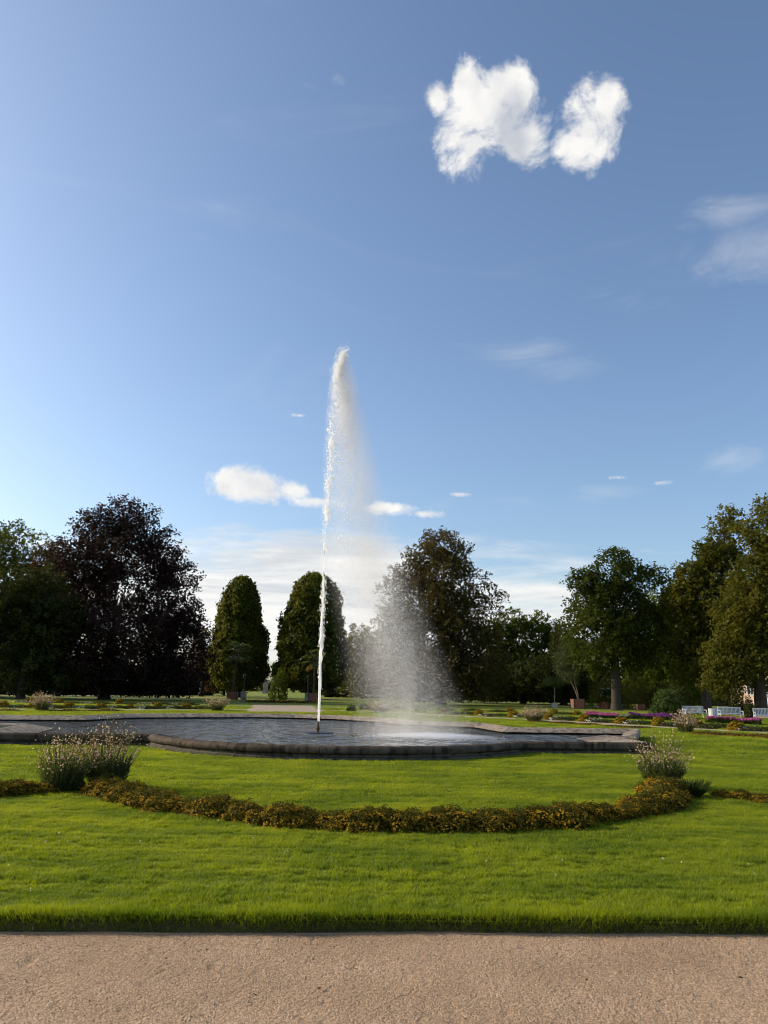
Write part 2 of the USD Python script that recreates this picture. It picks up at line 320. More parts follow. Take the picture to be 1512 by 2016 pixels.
mat_white = noisy('white_paint', (0.34, 0.36, 0.38), (0.48, 0.50, 0.52), 3, .7)
mat_terra = noisy('terracotta', (0.25, 0.10, 0.055), (0.38, 0.16, 0.085), 5, .85)
mat_tub = noisy('tub_wood', (0.14, 0.055, 0.035), (0.24, 0.10, 0.06), 7, .8)
mat_tubdark = noisy('tub_iron', (0.03, 0.022, 0.02), (0.06, 0.04, 0.03), 7, .6)
mat_conc = noisy('concrete', (0.2, 0.19, 0.17), (0.3, 0.29, 0.26), 5, .9)
mat_glass = M('lamp_glass', {'f': ('fresnel', dict(IOR=1.45)), 't': ('transparent_bsdf', dict(color=(.9, .92, .92))), 'g': ('glossy_bsdf', dict(color=(.9, .9, .9), roughness=.05)), 'm': ('mix_closure', {})},
              [('f.fac', 'm.fac'), ('t.BSDF', 'm.closure1'), ('g.BSDF', 'm.closure2')], 'm.closure')
def water_mat():
    return M('pool_water', {
        'g': ('geometry', {}), 'mp': ('mapping', dict(scale=(1.25, 0.55, 1))), 'n': ('noise_texture', dict(scale=1.5, detail=2.5, roughness=.5, distortion=.7)),
        'n2': ('noise_texture', dict(scale=9.0, detail=3.0)), 'a': ('math', dict(math_type='multiply_add', value2=.10)),
        'b': ('bump', dict(strength=1.0, distance=.24)), 'p': ('principled_bsdf', dict(base_color=(0.045, 0.044, 0.038), roughness=.04, ior=1.33))},
        [('g.position', 'mp.vector'), ('mp.vector', 'n.vector'), ('g.position', 'n2.vector'), ('n2.fac', 'a.value1'), ('n.fac', 'a.value3'), ('a.value', 'b.height'), ('b.normal', 'p.normal')], 'p.BSDF')
mat_water = water_mat()
mat_drop = M('water_drops', {'p': ('principled_bsdf', dict(base_color=(.92, .93, .94), roughness=.25, ior=1.33)), 't': ('translucent_bsdf', dict(color=(.96, .96, .95))), 'm': ('mix_closure', dict(fac=.62))},
             [('p.BSDF', 'm.closure1'), ('t.BSDF', 'm.closure2')], 'm.closure')

# ------------------------------------------------------------------ ground
EDGE0, EDGE1 = gp(-900, 1824, -.085), gp(2400, 1843, -.085)
def edge_y(x): return (.022 * math.sin(1.1 * x + .5) + .010 * math.sin(2.9 * x + 1)) * (abs(x) < 12) + EDGE0[1] + (x - EDGE0[0]) / (EDGE1[0] - EDGE0[0]) * (EDGE1[1] - EDGE0[1])
BASIN_Z = 0.08
gnd = Polygon([(-900, -300), (900, -300), (900, 1500), (-900, 1500)])

# basin plan (line of the inner wall face), counter-clockwise
def arc(c, r, a0, a1, n):
    t = np.radians(np.linspace(a0, a1, n)); return np.stack([c[0] + r * np.cos(t), c[1] + r * np.sin(t)], 1)
near = arc((-1.12, 23.6), 5.31, -152.5, -32.5, 27)
farp = [gp(790, 1417, .3), gp(740, 1413, .3), gp(660, 1408.5, .3), gp(580, 1406, .3), gp(500, 1405, .3), gp(420, 1405, .3), gp(340, 1405, .3), gp(270, 1405, .3), gp(205, 1407, .3)]
farp = np.array(farp)[:, :2]
R_FRONT, R_CUSP, R_SIDE, R_BACK = (np.array(q) for q in (gp(1250, 1460.5, .3)[:2], gp(1172, 1447, .28)[:2], [7.7, 24.9], gp(1240, 1435.5, .3)[:2]))
L_FRONT, L_CUSP, L_SIDE = (np.array(q) for q in (gp(-12, 1441, .3)[:2], gp(72, 1425.5, .28)[:2], gp(-60, 1422, .28)[:2]))
pts = [np.array([L_SIDE, L_CUSP, L_FRONT, near[0] + [.12, .62]]), near, np.array([near[-1] + [-.12, .62], R_FRONT, R_CUSP, R_SIDE, R_BACK, [4.65, 29.0], [4.05, 32.2], [1.3, 33.6]]), farp,
       np.array([[farp[-1][0] - .3, farp[-1][1] - 1.6], [-17, 31.0]])]
outline = np.vstack(pts)
basin_poly = Polygon(outline).buffer(0)
basin_outer = basin_poly.buffer(0.42, join_style=2)

lawn_poly = Polygon([(-260, edge_y(-260) + .045), (260, edge_y(260) + .045), (260, 330), (-260, 330)])
obj('ground', poly_mesh(gnd, -0.45), mat_lawn, kind='structure')
lawn_shape = lawn_poly.difference(basin_poly.buffer(.2, join_style=2))
obj('lawn', poly_mesh(lawn_shape, 0.0), mat_lawn, kind='structure')
# terrain beyond the lawn sheet to the horizon, meeting it
ring = Polygon([(-900, edge_y(-900)), (900, edge_y(900)), (900, 1500), (-900, 1500)]).difference(lawn_poly.buffer(0.01))
obj('meadow', poly_mesh(ring, -0.02), mat_lawn, kind='structure')

# gravel path in the foreground: fine relief where the camera sees it, plain beyond
def gravel_sheet():
    xs = np.arange(-4.2, 4.6, .011); ys = np.linspace(0, 1, 190)
    X, T = np.meshgrid(xs, ys); Y0 = 3.2; YE = np.array([edge_y(x) for x in xs]) - 0.02
    Y = Y0 + (YE[None] - Y0) * T
    P = np.stack([X, Y, np.zeros_like(X)], -1).reshape(-1, 3)
    h = .0065 * (meshkit.noise(P * 85, 3) - .5) + 0.002 * (meshkit.noise(P * 30, 5) - .5) + .014 * (meshkit.fbm(P * 2.6, 4, 7) - .5)
    hole = meshkit.noise(P * [7, 9, 1], 11); h -= .008 * np.clip(hole - .84, 0, 1) / .16
    P[:, 2] = -0.085 + h
    ny, nx = X.shape; i, j = np.meshgrid(np.arange(ny - 1), np.arange(nx - 1), indexing='ij'); a = i * nx + j
    return P, np.vstack([np.stack([a, a + 1, a + nx + 1], -1).reshape(-1, 3), np.stack([a, a + nx + 1, a + nx], -1).reshape(-1, 3)])
obj('gravel_path', gravel_sheet(), mat_gravel, smooth=True, kind='structure')
rest = Polygon([(-900, -60), (900, -60), (900, edge_y(900)), (-900, edge_y(-900))]).difference(Polygon([(-4.15, 3.25), (4.53, 3.25), (4.53, edge_y(4.53)), (-4.15, edge_y(-4.15))]))
obj('path', poly_mesh(rest, -0.09), mat_gravel, kind='structure')
# cut turf edge and its steel edging
def strip_wall(x0, x1, n, y_off0, z0, y_off1, z1, jag=0.0, seed=1):
    x = np.linspace(x0, x1, n); y = np.array([edge_y(q) for q in x]); jj = (meshkit.fbm(np.stack([x * 3, x * 0, x * 0], 1), 4, seed) - .5) * jag
    rows = [np.stack([x, y + y_off0 + jj * .5, np.full(n, z0)], 1), np.stack([x, y + (y_off0 + y_off1) / 2 + jj, np.full(n, (z0 + z1) / 2)], 1), np.stack([x, y + y_off1, np.full(n, z1)], 1)]
    v = np.vstack(rows); k = np.arange(n - 1); F_ = []
    for r in (0, 1):
        a = r * n + k; F_ += [np.stack([a, a + 1, a + n + 1], 1), np.stack([a, a + n + 1, a + n], 1)]
    return v, np.vstack(F_)
obj('turf_edge', strip_wall(-12, 12, 900, -.05, -.12, .10, 0.004, .07), noisy('turf_root', (0.05, 0.04, 0.016), (0.13, 0.10, 0.04), 22, .95, .6, 60), kind='structure')
ex = np.linspace(-12, 12, 260); ey = np.array([edge_y(q) for q in ex]) - .062 + .035 * (meshkit.fbm(np.stack([ex * .6, ex * 0, ex * 0], 1), 3, 4) - .5)
ed = []
for o, z in ((-.006, -.13), (-.006, -.079), (.006, -.079), (.006, -.13)): ed.append(np.stack([ex, ey + o, np.full_like(ex, z)], 1))
n_ = len(ex); k_ = np.arange(n_ - 1); ev = np.vstack(ed); ef = np.vstack([np.vstack([np.stack([r * n_ + k_, r * n_ + k_ + 1, (r + 1) * n_ + k_ + 1], 1), np.stack([r * n_ + k_, (r + 1) * n_ + k_ + 1, (r + 1) * n_ + k_], 1)]) for r in range(3)])
mat_edging = noisy('edging_steel', (0.14, 0.10, 0.066), (0.24, 0.17, 0.11), 6, .95)
tag(obj('lawn_edging', (ev, ef), mat_edging), 'thin rusty edging strip between the foreground gravel and the cut turf', 'edging')

# garden paths further back
def band(cl, w, z, name):
    ls = LineString([tuple(p[:2]) for p in cl]).buffer(w / 2, cap_style=2).difference(basin_outer)
    g = max(ls.geoms, key=lambda q: q.area) if hasattr(ls, 'geoms') else ls
    obj(name, poly_mesh(g, z), mat_gravel_far, kind='structure'); return g
pathA = band([gp(*q) for q in ((-420, 1395), (0, 1396.5), (200, 1397.5), (430, 1397.5), (620, 1397.5), (760, 1402), (900, 1410), (1050, 1417.5), (1180, 1424.5), (1300, 1432), (1512, 1443), (1900, 1462))], 2.0, .004, 'garden_path')
pathB = band([gp(*q) for q in ((-300, 1367), (200, 1370), (380, 1373), (600, 1375.5), (760, 1379), (960, 1384), (1150, 1389.5), (1300, 1395.5), (1430, 1404), (1600, 1420))], 3.4, .008, 'cross_path')
pathC = band([gp(561, 1402), gp(557, 1388.5)], 5.2, .012, 'avenue_path')
obj('basin_floor', poly_mesh(basin_poly.buffer(.15), -.42), mat_bed, kind='structure')

# ------------------------------------------------------------------ basin
basin = thing('fountain_basin', 'wide low stone fountain basin with curved front and angular arms in the lawn', 'basin')
def dens(P, step=.28):
    out = []
    for a, b in zip(P, np.roll(P, -1, 0)):
        n = max(1, int(round(np.linalg.norm(b - a) / step)))
        for k in range(n): out.append(a + (b - a) * k / n)
    return np.array(out)
path = dens(outline); Np = len(path)
dseg = np.roll(path, -1, 0) - path; tseg = dseg / np.linalg.norm(dseg, axis=1, keepdims=True)
nseg = np.stack([tseg[:, 1], -tseg[:, 0]], 1); nprev = np.roll(nseg, 1, 0)
mit = nseg + nprev; mit /= np.linalg.norm(mit, axis=1, keepdims=True); mit /= np.clip((mit * nseg).sum(1, keepdims=True), .6, 1)
sharp = (nseg * nprev).sum(1) < .93
roll_prof = [(.27, .13), (.31, .165), (.335, .205), (.33, .25), (.30, .285), (.24, .312), (.16, .318), (.08, .305), (.03, .275), (-.02, .235), (-.03, .19), (.0, .13)]
slope_prof = [(.36, .13), (.38, .16), (.38, .25), (.34, .295), (.30, .305), (.20, .30), (-.05, .215), (-.20, .165), (-.23, .145), (-.20, .13)]
wide_prof = [(.36, .13), (.38, .16), (.38, .25), (.34, .295), (.28, .305), (.20, .30), (-.15, .215), (-.48, .135), (-.50, .12), (-.46, .10), (.0, .10)]
wall_prof = [(.33, -.2), (.33, .06), (.26, .09), (.24, .13), (.02, .13), (.02, -.45)]
def sweep(prof, ids, f0, f1, seed):
    """stone from a fraction f0 past its first point to a fraction f1 of its last step"""
    P, Q = [], []
    for a, k in enumerate(ids):
        p, q = path[k % Np], mit[k % Np]
        if a == 0: p2, q2 = path[(k + 1) % Np], mit[(k + 1) % Np]; p, q = p + (p2 - p) * f0, q + (q2 - q) * f0
        if a == len(ids) - 1: p2, q2 = path[(k - 1) % Np], mit[(k - 1) % Np]; p, q = p + (p2 - p) * f1, q + (q2 - q) * f1
        P.append(p); Q.append(q)
    P, Q = np.array(P), np.array(Q); pr = np.asarray(prof, float); s = len(pr)
    v = np.concatenate([P[:, None] + Q[:, None] * pr[None, :, :1], np.repeat(pr[None, :, 1:], len(P), 0)], -1)
    v = v.reshape(-1, 3); v = v + (meshkit.noise(v * 5, seed)[:, None] - .5) * [.02, .02, .014]
    i, j = np.meshgrid(np.arange(len(P) - 1), np.arange(s), indexing='ij'); A, B, C, D = i * s + j, i * s + (j + 1) % s, (i + 1) * s + (j + 1) % s, (i + 1) * s + j
    f = np.vstack([np.stack([A, C, B], -1).reshape(-1, 3), np.stack([A, D, C], -1).reshape(-1, 3)])
    capi = trimesh.creation.triangulate_polygon(Polygon(pr), engine='earcut')[1]
    e = (len(P) - 1) * s
    f = np.vstack([f, capi, capi[:, ::-1] + e])
    return v, f
i_near0 = int(np.argmin(np.linalg.norm(path - near[0], axis=1))); i_near1 = int(np.argmin(np.linalg.norm(path - near[-1], axis=1)))
def is_near(k): return i_near0 <= k < i_near1
wall = sweep(wall_prof, list(range(Np + 1)), 0, 0, 77)
obj('wall', wall, mat_stone_wall, basin, smooth=35)
k = 0; sd = 100
breaks = [q for q in range(Np) if sharp[q]] + [i_near0, i_near1]; breaks = sorted(set(breaks + [0, Np]))
for a, b in zip(breaks[:-1], breaks[1:]):
    n = b - a; cnt = max(1, int(round(n * .28 / 1.5)))
    cuts = [a + round(n * q / cnt) for q in range(cnt + 1)]
    for c0, c1 in zip(cuts[:-1], cuts[1:]):
        if c1 <= c0: continue
        mid = path[(c0 + c1) // 2 % Np]
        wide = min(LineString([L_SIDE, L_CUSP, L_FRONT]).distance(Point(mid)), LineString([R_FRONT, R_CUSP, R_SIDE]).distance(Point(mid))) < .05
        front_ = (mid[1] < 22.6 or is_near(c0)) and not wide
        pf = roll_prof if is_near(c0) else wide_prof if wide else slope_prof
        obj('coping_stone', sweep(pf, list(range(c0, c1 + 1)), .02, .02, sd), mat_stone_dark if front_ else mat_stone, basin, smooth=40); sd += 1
wp = basin_poly.buffer(.05)
def water_mesh():
    v, f = poly_mesh(wp, BASIN_Z, .28)
    r = np.hypot((v[:, 0] - 1.5) / 1.6, v[:, 1] - 24.8)
    v[:, 2] += .035 * np.exp(-(r / 2.2) ** 2) * (meshkit.noise(v * 4, 2) - .5) + .01 * (meshkit.fbm(v * [1.4, 2.2, 1], 3, 5) - .5)
    return v, f
obj('water', water_mesh(), mat_water, smooth=True, kind='structure')

# ------------------------------------------------------------------ fountain: nozzle, jet, spray, mist
NZ = gp(625.5, 1443, BASIN_Z); DJ = NZ[1]
noz = thing('fountain_nozzle', 'dark brass fountain nozzle standing on a round plate in the basin water', 'nozzle', NZ)
obj('pipe', lathe([(.0, -.3), (.055, -.3), (.055, .12), (.075, .13), (.075, .17), (.05, .18), (.045, .36), (.03, .40), (0, .40)], 16), mat_pipe, noz, smooth=30)
obj('plate', lathe([(0, -.03), (.52, -.03), (.55, -.01), (.55, .015), (.50, .03), (.09, .04), (0, .04)], 28), mat_metal, noz, smooth=30)
rng = np.random.default_rng(5)
track_px = [(627, 1428), (629, 1370), (632, 1280), (635, 1200), (638, 1120), (641, 1060), (645, 990), (649, 920), (652, 860), (655, 800), (659, 755), (666, 720), (678, 690)]
track = np.array([at(x, y, DJ) for x, y in track_px])
def along(t, arr):
    return np.stack([np.interp(t, np.linspace(0, 1, len(arr)), arr[:, c]) for c in range(3)], -1)
zz = np.linspace(track[0, 2], track[-1, 2], 260)
axis = np.stack([np.interp(zz, track[:, 2], track[:, 0]), np.full(260, DJ), zz], 1)
def drops(rng, c, size, stretch=1.0, dirn=None):
    """irregular octahedra"""
    n = len(c); o = np.array([[1, 0, 0], [-1, 0, 0], [0, 1, 0], [0, -1, 0], [0, 0, 1], [0, 0, -1.0]])
    s = np.asarray(size)[:, None, None] * (1 + .35 * rng.uniform(-1, 1, (n, 6, 1)))
    off = o[None] * s; off[..., 2] *= np.asarray(stretch).reshape(-1, 1) if np.ndim(stretch) else stretch
    v = (c[:, None] + off).reshape(-1, 3)
    fo = np.array([[0, 2, 4], [2, 1, 4], [1, 3, 4], [3, 0, 4], [2, 0, 5], [1, 2, 5], [3, 1, 5], [0, 3, 5]])
    if n > 12000: v = v.reshape(n, 6, 3)[:, [0, 1, 2, 4]].reshape(-1, 3); return v, (np.arange(n)[:, None, None] * 4 + np.array([[0, 2, 3], [2, 1, 3], [1, 0, 3], [0, 1, 2]])[None]).reshape(-1, 3)
    return v, (np.arange(n)[:, None, None] * 6 + fo[None]).reshape(-1, 3)
jet = thing('water_jet', 'tall white fountain jet bending right with falling spray beside its column', 'fountain jet')
# the solid foot of the column and its ragged continuation
nlow = 150; lo = axis[:nlow]; hh = (lo[:, 2] - lo[0, 2]) / (axis[-1, 2] - axis[0, 2])
rad = .038 + .10 * hh + .03 * (meshkit.noise(np.stack([lo[:, 2] * 3.5, lo[:, 2] * 0, lo[:, 2] * 0], 1), 3) - .5) * np.clip(hh * 6, 0, 1)
rad *= np.clip((0.46 - hh) / .34, .06, 1)
cv, cf = tube(lo, rad, 12)
cv = cv + (meshkit.noise(cv * [14, 14, 5], 8)[:, None] - .5) * [.10, .10, .0] * np.clip((cv[:, 2:] - 1.2) / 2.0, 0, 1)
obj('column', (cv, cf), mat_drop, jet, smooth=True)
H = axis[-1, 2] - axis[0, 2]
def on_axis(h):
    z = axis[0, 2] + h * H; return np.stack([np.interp(z, axis[:, 2], axis[:, 0]), np.full(len(h), DJ), z], 1)
h = rng.uniform(0.10, 1, 11000) ** .95; c = on_axis(h); sp = (.030 + .085 * h)[:, None] * (1 + 0 * h[:, None])
c = c + rng.normal(size=c.shape) * sp * [1, 1, 1.2]; lump = meshkit.noise(c * [2, 2, 1.8], 21); keep = lump > rng.uniform(.32, .80, len(c)) ; c = c[keep]; hk = h[keep]
obj('rising_drops', drops(rng, c, rng.uniform(.007, .015, len(c)) * rng.choice([.7, 1, 1.7], len(c), p=[.55, .38, .07]), 2.4), mat_drop, jet, kind='stuff')
# falling curtain: leaves the top and drifts to the right
top = track[-1]; LAND = gp(845, 1450, BASIN_Z)
XC = ([0, .06, .2, .45, .6, .8, 1], [0, .04, .20, .62, 1.15, 2.0, 2.85]); RC = ([0, .06, .2, .45, .6, .8, 1], [.18, .45, .90, 1.45, 1.75, 2.05, 2.35])
def fall(rng, n, t0=0.0):
    t = rng.uniform(t0, 1, n) ** .75                       # share of the drop height already fallen
    w = rng.normal(size=n)                                 # how far the wind has carried this one
    dx_mid = np.interp(t, *XC)
    spread = np.interp(t, [0, .06, .2, .5, .75, 1], [.05, .15, .30, .48, .62, .85])
    x = top[0] + dx_mid + w * spread
    y = DJ + rng.normal(size=n) * spread * .8 + (LAND[1] - DJ) * t
    z = top[2] + (BASIN_Z - top[2]) * t
    return np.stack([x, y, z], 1), t
c, t = fall(rng, 34000); m_ = meshkit.noise(c * [1.4, 1.4, .5], 31) > rng.uniform(.1, .75, len(c)); c, t = c[m_], t[m_]
obj('falling_drops', drops(rng, c, rng.uniform(.003, .0065, len(c)) * (1 + .5 * t), 1.7), mat_drop, jet, kind='stuff')
c, t = fall(rng, 30000, .42); m_ = meshkit.noise(c * [1.4, 1.4, .5], 33) > rng.uniform(.1, .8, len(c)); c = c[m_]
obj('falling_drops', drops(rng, c, rng.uniform(.006, .0135, len(c)), 1.5), mat_drop, jet, kind='stuff')
hh = rng.beta(5, 1.2, 3600); c = on_axis(hh); ww = rng.uniform(0, 1, len(c))
c[:, 0] += ww * np.clip((1 - hh) * 4.2, .05, .9) ; c += rng.normal(size=c.shape) * .07
obj('falling_drops', drops(rng, c, rng.uniform(.008, .015, len(c)) * rng.choice([.8, 1.7], len(c), p=[.85, .15]), 1.8), mat_drop, jet, kind='stuff')
# splash on the water
n = 26000; a = rng.uniform(0, 2 * np.pi, n); r = np.abs(rng.normal(size=n)) * .42 + rng.uniform(0, .45, n); r = np.where(r > 1.5, rng.uniform(0, .9, n), r)
c = np.stack([LAND[0] + 1.75 * r * np.cos(a), LAND[1] + r * np.sin(a) * 1.3, BASIN_Z + np.abs(rng.normal(size=n)) * .06 * np.exp(-r)], 1)
obj('splash_drops', drops(rng, c, rng.uniform(.005, .013, n), .8), mat_drop, jet, kind='stuff')
# churned foam where the spray lands
def foam():
    an = np.linspace(0, 2 * np.pi, 72, endpoint=False); rr = np.linspace(0, 1, 16)[1:]; X = [[0, 0]] + [[3.0 * r_ * math.cos(q) * (1 + .12 * math.sin(3 * q)), 1.9 * r_ * math.sin(q)] for r_ in rr for q in an]
    v = np.array(X); z = .018 + .05 * np.exp(-(np.hypot(v[:, 0] / 1.6, v[:, 1]) / .8) ** 2) * meshkit.noise(np.column_stack([v * 6, v[:, 0] * 0]), 4); f = [[0, 1 + k, 1 + (k + 1) % 72] for k in range(72)]
    for q in range(14):
        for k in range(72): a, b_, c_, d_ = 1 + q * 72 + k, 1 + q * 72 + (k + 1) % 72, 1 + (q + 1) * 72 + (k + 1) % 72, 1 + (q + 1) * 72 + k; f += [[a, d_, c_], [a, c_, b_]]
    ctr = (LAND[0] + .1, LAND[1], BASIN_Z)
    N = {'g': ('geometry', {}), 'mp': ('mapping', dict(location=(-ctr[0] / 2.9, -ctr[1] / 1.85, 0), scale=(1 / 2.9, 1 / 1.85, 0))), 'gr': ('vector_math', dict(math_type='length')),
         'sc': ('mapping', dict(scale=(2.2, 4.5, 1))), 'n': ('noise_texture', dict(scale=2.4, detail=7.0, roughness=.7)), 'a': ('math', dict(math_type='multiply_add', value2=-1.15, value3=.62)), 'b': ('math', dict(math_type='add')),
         'k': ('map_range', dict(range_type='smoothstep', from_min=.42, from_max=.95, to_max=.92, clamp=True)), 't': ('transparent_bsdf', {}), 'd': ('principled_bsdf', dict(base_color=(.82, .83, .83), roughness=.6)), 'm': ('mix_closure', {})}
    L = [('g.position', 'mp.vector'), ('mp.vector', 'gr.vector1'), ('gr.value', 'a.value1'), ('g.position', 'sc.vector'), ('sc.vector', 'n.vector'), ('a.value', 'b.value1'), ('n.fac', 'b.value2'), ('b.value', 'k.value'),
         ('k.result', 'm.fac'), ('t.BSDF', 'm.closure1'), ('d.BSDF', 'm.closure2'), ]
    obj('foam', (np.column_stack([v + ctr[:2], z + BASIN_Z]), np.array(f)), M('water_foam', N, L, 'm.closure'), jet, smooth=True, kind='stuff')
foam()
# mist volume: dense near the falling curtain, thinning to its hull
def mist():
    tt = np.linspace(0, 1, 40)
    z = top[2] - .05 + (BASIN_Z + .03 - top[2] + .05) * tt
    xc = top[0] + np.interp(tt, *XC)
    R = np.interp(tt, *RC)
    an = np.arange(24) * 2 * np.pi / 24
    v = np.stack([xc[:, None] + R[:, None] * np.cos(an), DJ + (LAND[1] - DJ) * tt[:, None] + R[:, None] * .85 * np.sin(an), np.repeat(z[:, None], 24, 1)], -1).reshape(-1, 3)
    i, j = np.meshgrid(np.arange(39), np.arange(24), indexing='ij'); A, B, C, D = i * 24 + j, i * 24 + (j + 1) % 24, (i + 1) * 24 + (j + 1) % 24, (i + 1) * 24 + j
    f = np.vstack([np.stack([A, C, B], -1).reshape(-1, 3), np.stack([A, D, C], -1).reshape(-1, 3)])
    v = np.vstack([v, [[xc[0], DJ, z[0]], [xc[-1], LAND[1], z[-1]]]]); kk = np.arange(24)
    f = np.vstack([f, np.stack([np.full(24, 960), kk, (kk + 1) % 24], 1), np.stack([np.full(24, 961), 39 * 24 + (kk + 1) % 24, 39 * 24 + kk], 1)])
    N, L = {'g': ('geometry', {}), 's': ('separate_xyz', {})}, [('g.position', 's.vector')]
    def mth(name, kind, a, b=None, c=None, clamp=False):
        ins = {'math_type': kind}
        if clamp: ins['use_clamp'] = True
        for kx, vv in (('value1', a), ('value2', b), ('value3', c)):
            if vv is None: continue
            if isinstance(vv, str): L.append((vv, f'{name}.{kx}'))
            else: ins[kx] = float(vv)
        N[name] = ('math', ins); return name + '.value'
    t_ = mth('t', 'multiply_add', 's.z', -1 / (top[2] - BASIN_Z), top[2] / (top[2] - BASIN_Z), clamp=True)
    def curve(name, xs, ys):
        mx = max(ys); N[name] = ('rgb_ramp', dict(ramp=[(x, (y / mx,) * 3) for x, y in zip(xs, ys)])); L.append((t_, name + '.fac'))
        N[name + 'b'] = ('rgb_to_bw', {}); L.append((name + '.color', name + 'b.color'))
        return mth(name + 'k', 'multiply', name + 'b.val', mx)
    xcv = curve('xc', *XC); Rv = curve('R', *RC)
    dn = curve('dn', [0, .05, .15, .3, .5, .75, .95, 1], [.8, 1.05, 1.0, .62, .24, .11, .13, .34])
    dx = mth('dx', 'subtract', mth('dx0', 'subtract', 's.x', float(top[0])), xcv)
    dy = mth('dy', 'multiply', mth('dy0', 'subtract', 's.y', float(DJ)), 1 / .85)
    r_ = mth('r', 'divide', mth('rs', 'sqrt', mth('r2', 'multiply_add', dx, dx, mth('dy2', 'multiply', dy, dy))), Rv)
    fal = mth('fl', 'subtract', 1.0, r_, clamp=True); fal = mth('fl2', 'power', fal, 1.25)
    N['nm'] = ('mapping', dict(scale=(1.3, 1.3, .35))); N['n'] = ('noise_texture', dict(scale=1.0, detail=3.0)); L.extend([('g.position', 'nm.vector'), ('nm.vector', 'n.vector')])
    nz = mth('nk', 'multiply_add', 'n.fac', 2.6, -.55, clamp=True)
    den = mth('den', 'multiply', mth('den0', 'multiply', fal, dn), nz); den = mth('den1', 'multiply', den, MIST)
    N['v'] = ('principled_volume', dict(color=(.98, .945, .89), anisotropy=.12)); L.append((den, 'v.density'))
    mat = M('spray_mist', N, L, None, 'v.volume')
    obj('mist', (v, f), mat, jet, kind='stuff')
MIST = 2.4
mist()

# ------------------------------------------------------------------ trees
def limb(rng, a, b, r0, r1, wob=.06, n=7, sides=6):
    t = np.linspace(0, 1, n)[:, None]; L = np.linalg.norm(b - a)
    p = a + (b - a) * t + np.cumsum(rng.normal(size=(n, 3)), 0) * L * wob * .25 * np.sin(np.pi * t) + np.array([0, 0, 1]) * L * .10 * np.sin(np.pi * t)
    return tube(p, np.linspace(r0, r1, n), sides)
def crown_points(rng, lobes, n, clump, per, shell, gap, gscale, twig=0):
    lobes = np.asarray(lobes, float); wgt = (lobes[:, 3] * lobes[:, 5]) ** 1.0 * lobes[:, 6]; wgt /= wgt.sum()
    nc = max(1, n // per); k = rng.choice(len(lobes), nc * 2, p=wgt)
    u = unit(rng.normal(size=(nc * 2, 3))); r = rng.uniform(0, 1, (nc * 2, 1)) ** shell
    cc = lobes[k, :3] + u * r * lobes[k, 3:6] * (1 + .28 * (meshkit.noise(u * 2.2 + k[:, None] * 7.1, 3)[:, None] - .4))
    nz = meshkit.noise(cc / gscale, 17); cc = cc[nz > gap]; u = u[nz > gap]; cc, u = cc[:nc], u[:nc]
    if twig:                                                # leaves strung along short outward, slightly hanging twigs
        dv = unit(u + rng.normal(size=u.shape) * .55 + [0, 0, .1]); tt = rng.uniform(0, 1, (len(cc), per))
        out = cc[:, None] + dv[:, None] * (tt * twig)[..., None] + np.array([0, 0, -1]) * (tt ** 2 * twig * .25)[..., None] + rng.normal(size=(len(cc), per, 3)) * (.10 + .14 * (1 - tt[..., None])) * clump / .45
        return out.reshape(-1, 3), np.repeat(u, per, 0)
    out = np.repeat(cc, per, 0) + rng.normal(size=(len(cc) * per, 3)) * clump * np.array([1, 1, .6])
    return out, np.repeat(u, per, 0)
def tree(name, label, D, base, lobes_px, mat, n, leaf=.26, group=None, trunk_r=.35, clump=.45, per=18, shell=.4, gap=.28, gscale=2.2, seed=1, depth=1.0, fork=.35, limbs=True, upb=.5, thin=.7, twig=1.0, cat='tree', zmin=.3):
    """lobes in photo pixels: centre x, centre y, half width, half height[, leaf density]"""
    rng = np.random.default_rng(seed); s = pxm(D); b = at(base[0], base[1], D); b[2] = 0
    lob = []
    for q in lobes_px:
        p = at(q[0], q[1], D); rx, rz = q[2] * s, q[3] * s; p[1] += rng.uniform(-.35, .35) * rx * depth
        lob.append([p[0] - b[0], p[1] - b[1], p[2], rx, rx * .85 * depth, rz, q[4] if len(q) > 4 else 1.0])
    t = thing(name, label, cat, b, group=group)
    L = np.array(lob); topz = (L[:, 2] + L[:, 5]).max(); hf = topz * fork
    ms = [tube(np.array([[0, 0, -.2], [0, 0, .15], [0, 0, .7], [.05, 0, hf * .6], [.1, .05, hf]]), [trunk_r * 1.6, trunk_r * 1.35, trunk_r * 1.05, trunk_r * .92, trunk_r * .8], 10)]
    hub = np.array([.1, .05, hf])
    if limbs:
        for l in L:
            c = l[:3]; st = hub if c[2] > hf else np.array([0.02, 0, max(.8, min(hf, c[2] * .7))])
            rr = thin * trunk_r * (.28 + .25 * min(1, l[3] / 4)); ms.append(limb(rng, st, c, rr, rr * .3))
            for _ in range(6):
                e = c + unit(rng.normal(size=3)) * l[3:6] * rng.uniform(.7, 1.0); m0 = st + (c - st) * rng.uniform(.55, 1.0)
                ms.append(limb(rng, m0, e, rr * .3, rr * .06, .08, 5, 4))
    obj('trunk', cat_(ms), mat_bark, t, smooth=True)
    pts, u = crown_points(rng, L, n, clump, per, shell, gap, gscale, twig); ok = pts[:, 2] > zmin; pts, u = pts[ok], u[ok]
    obj('crown', leaves(rng, pts, leaf, upb, .6, outward=u, ob=.5), mat, t)
    return t

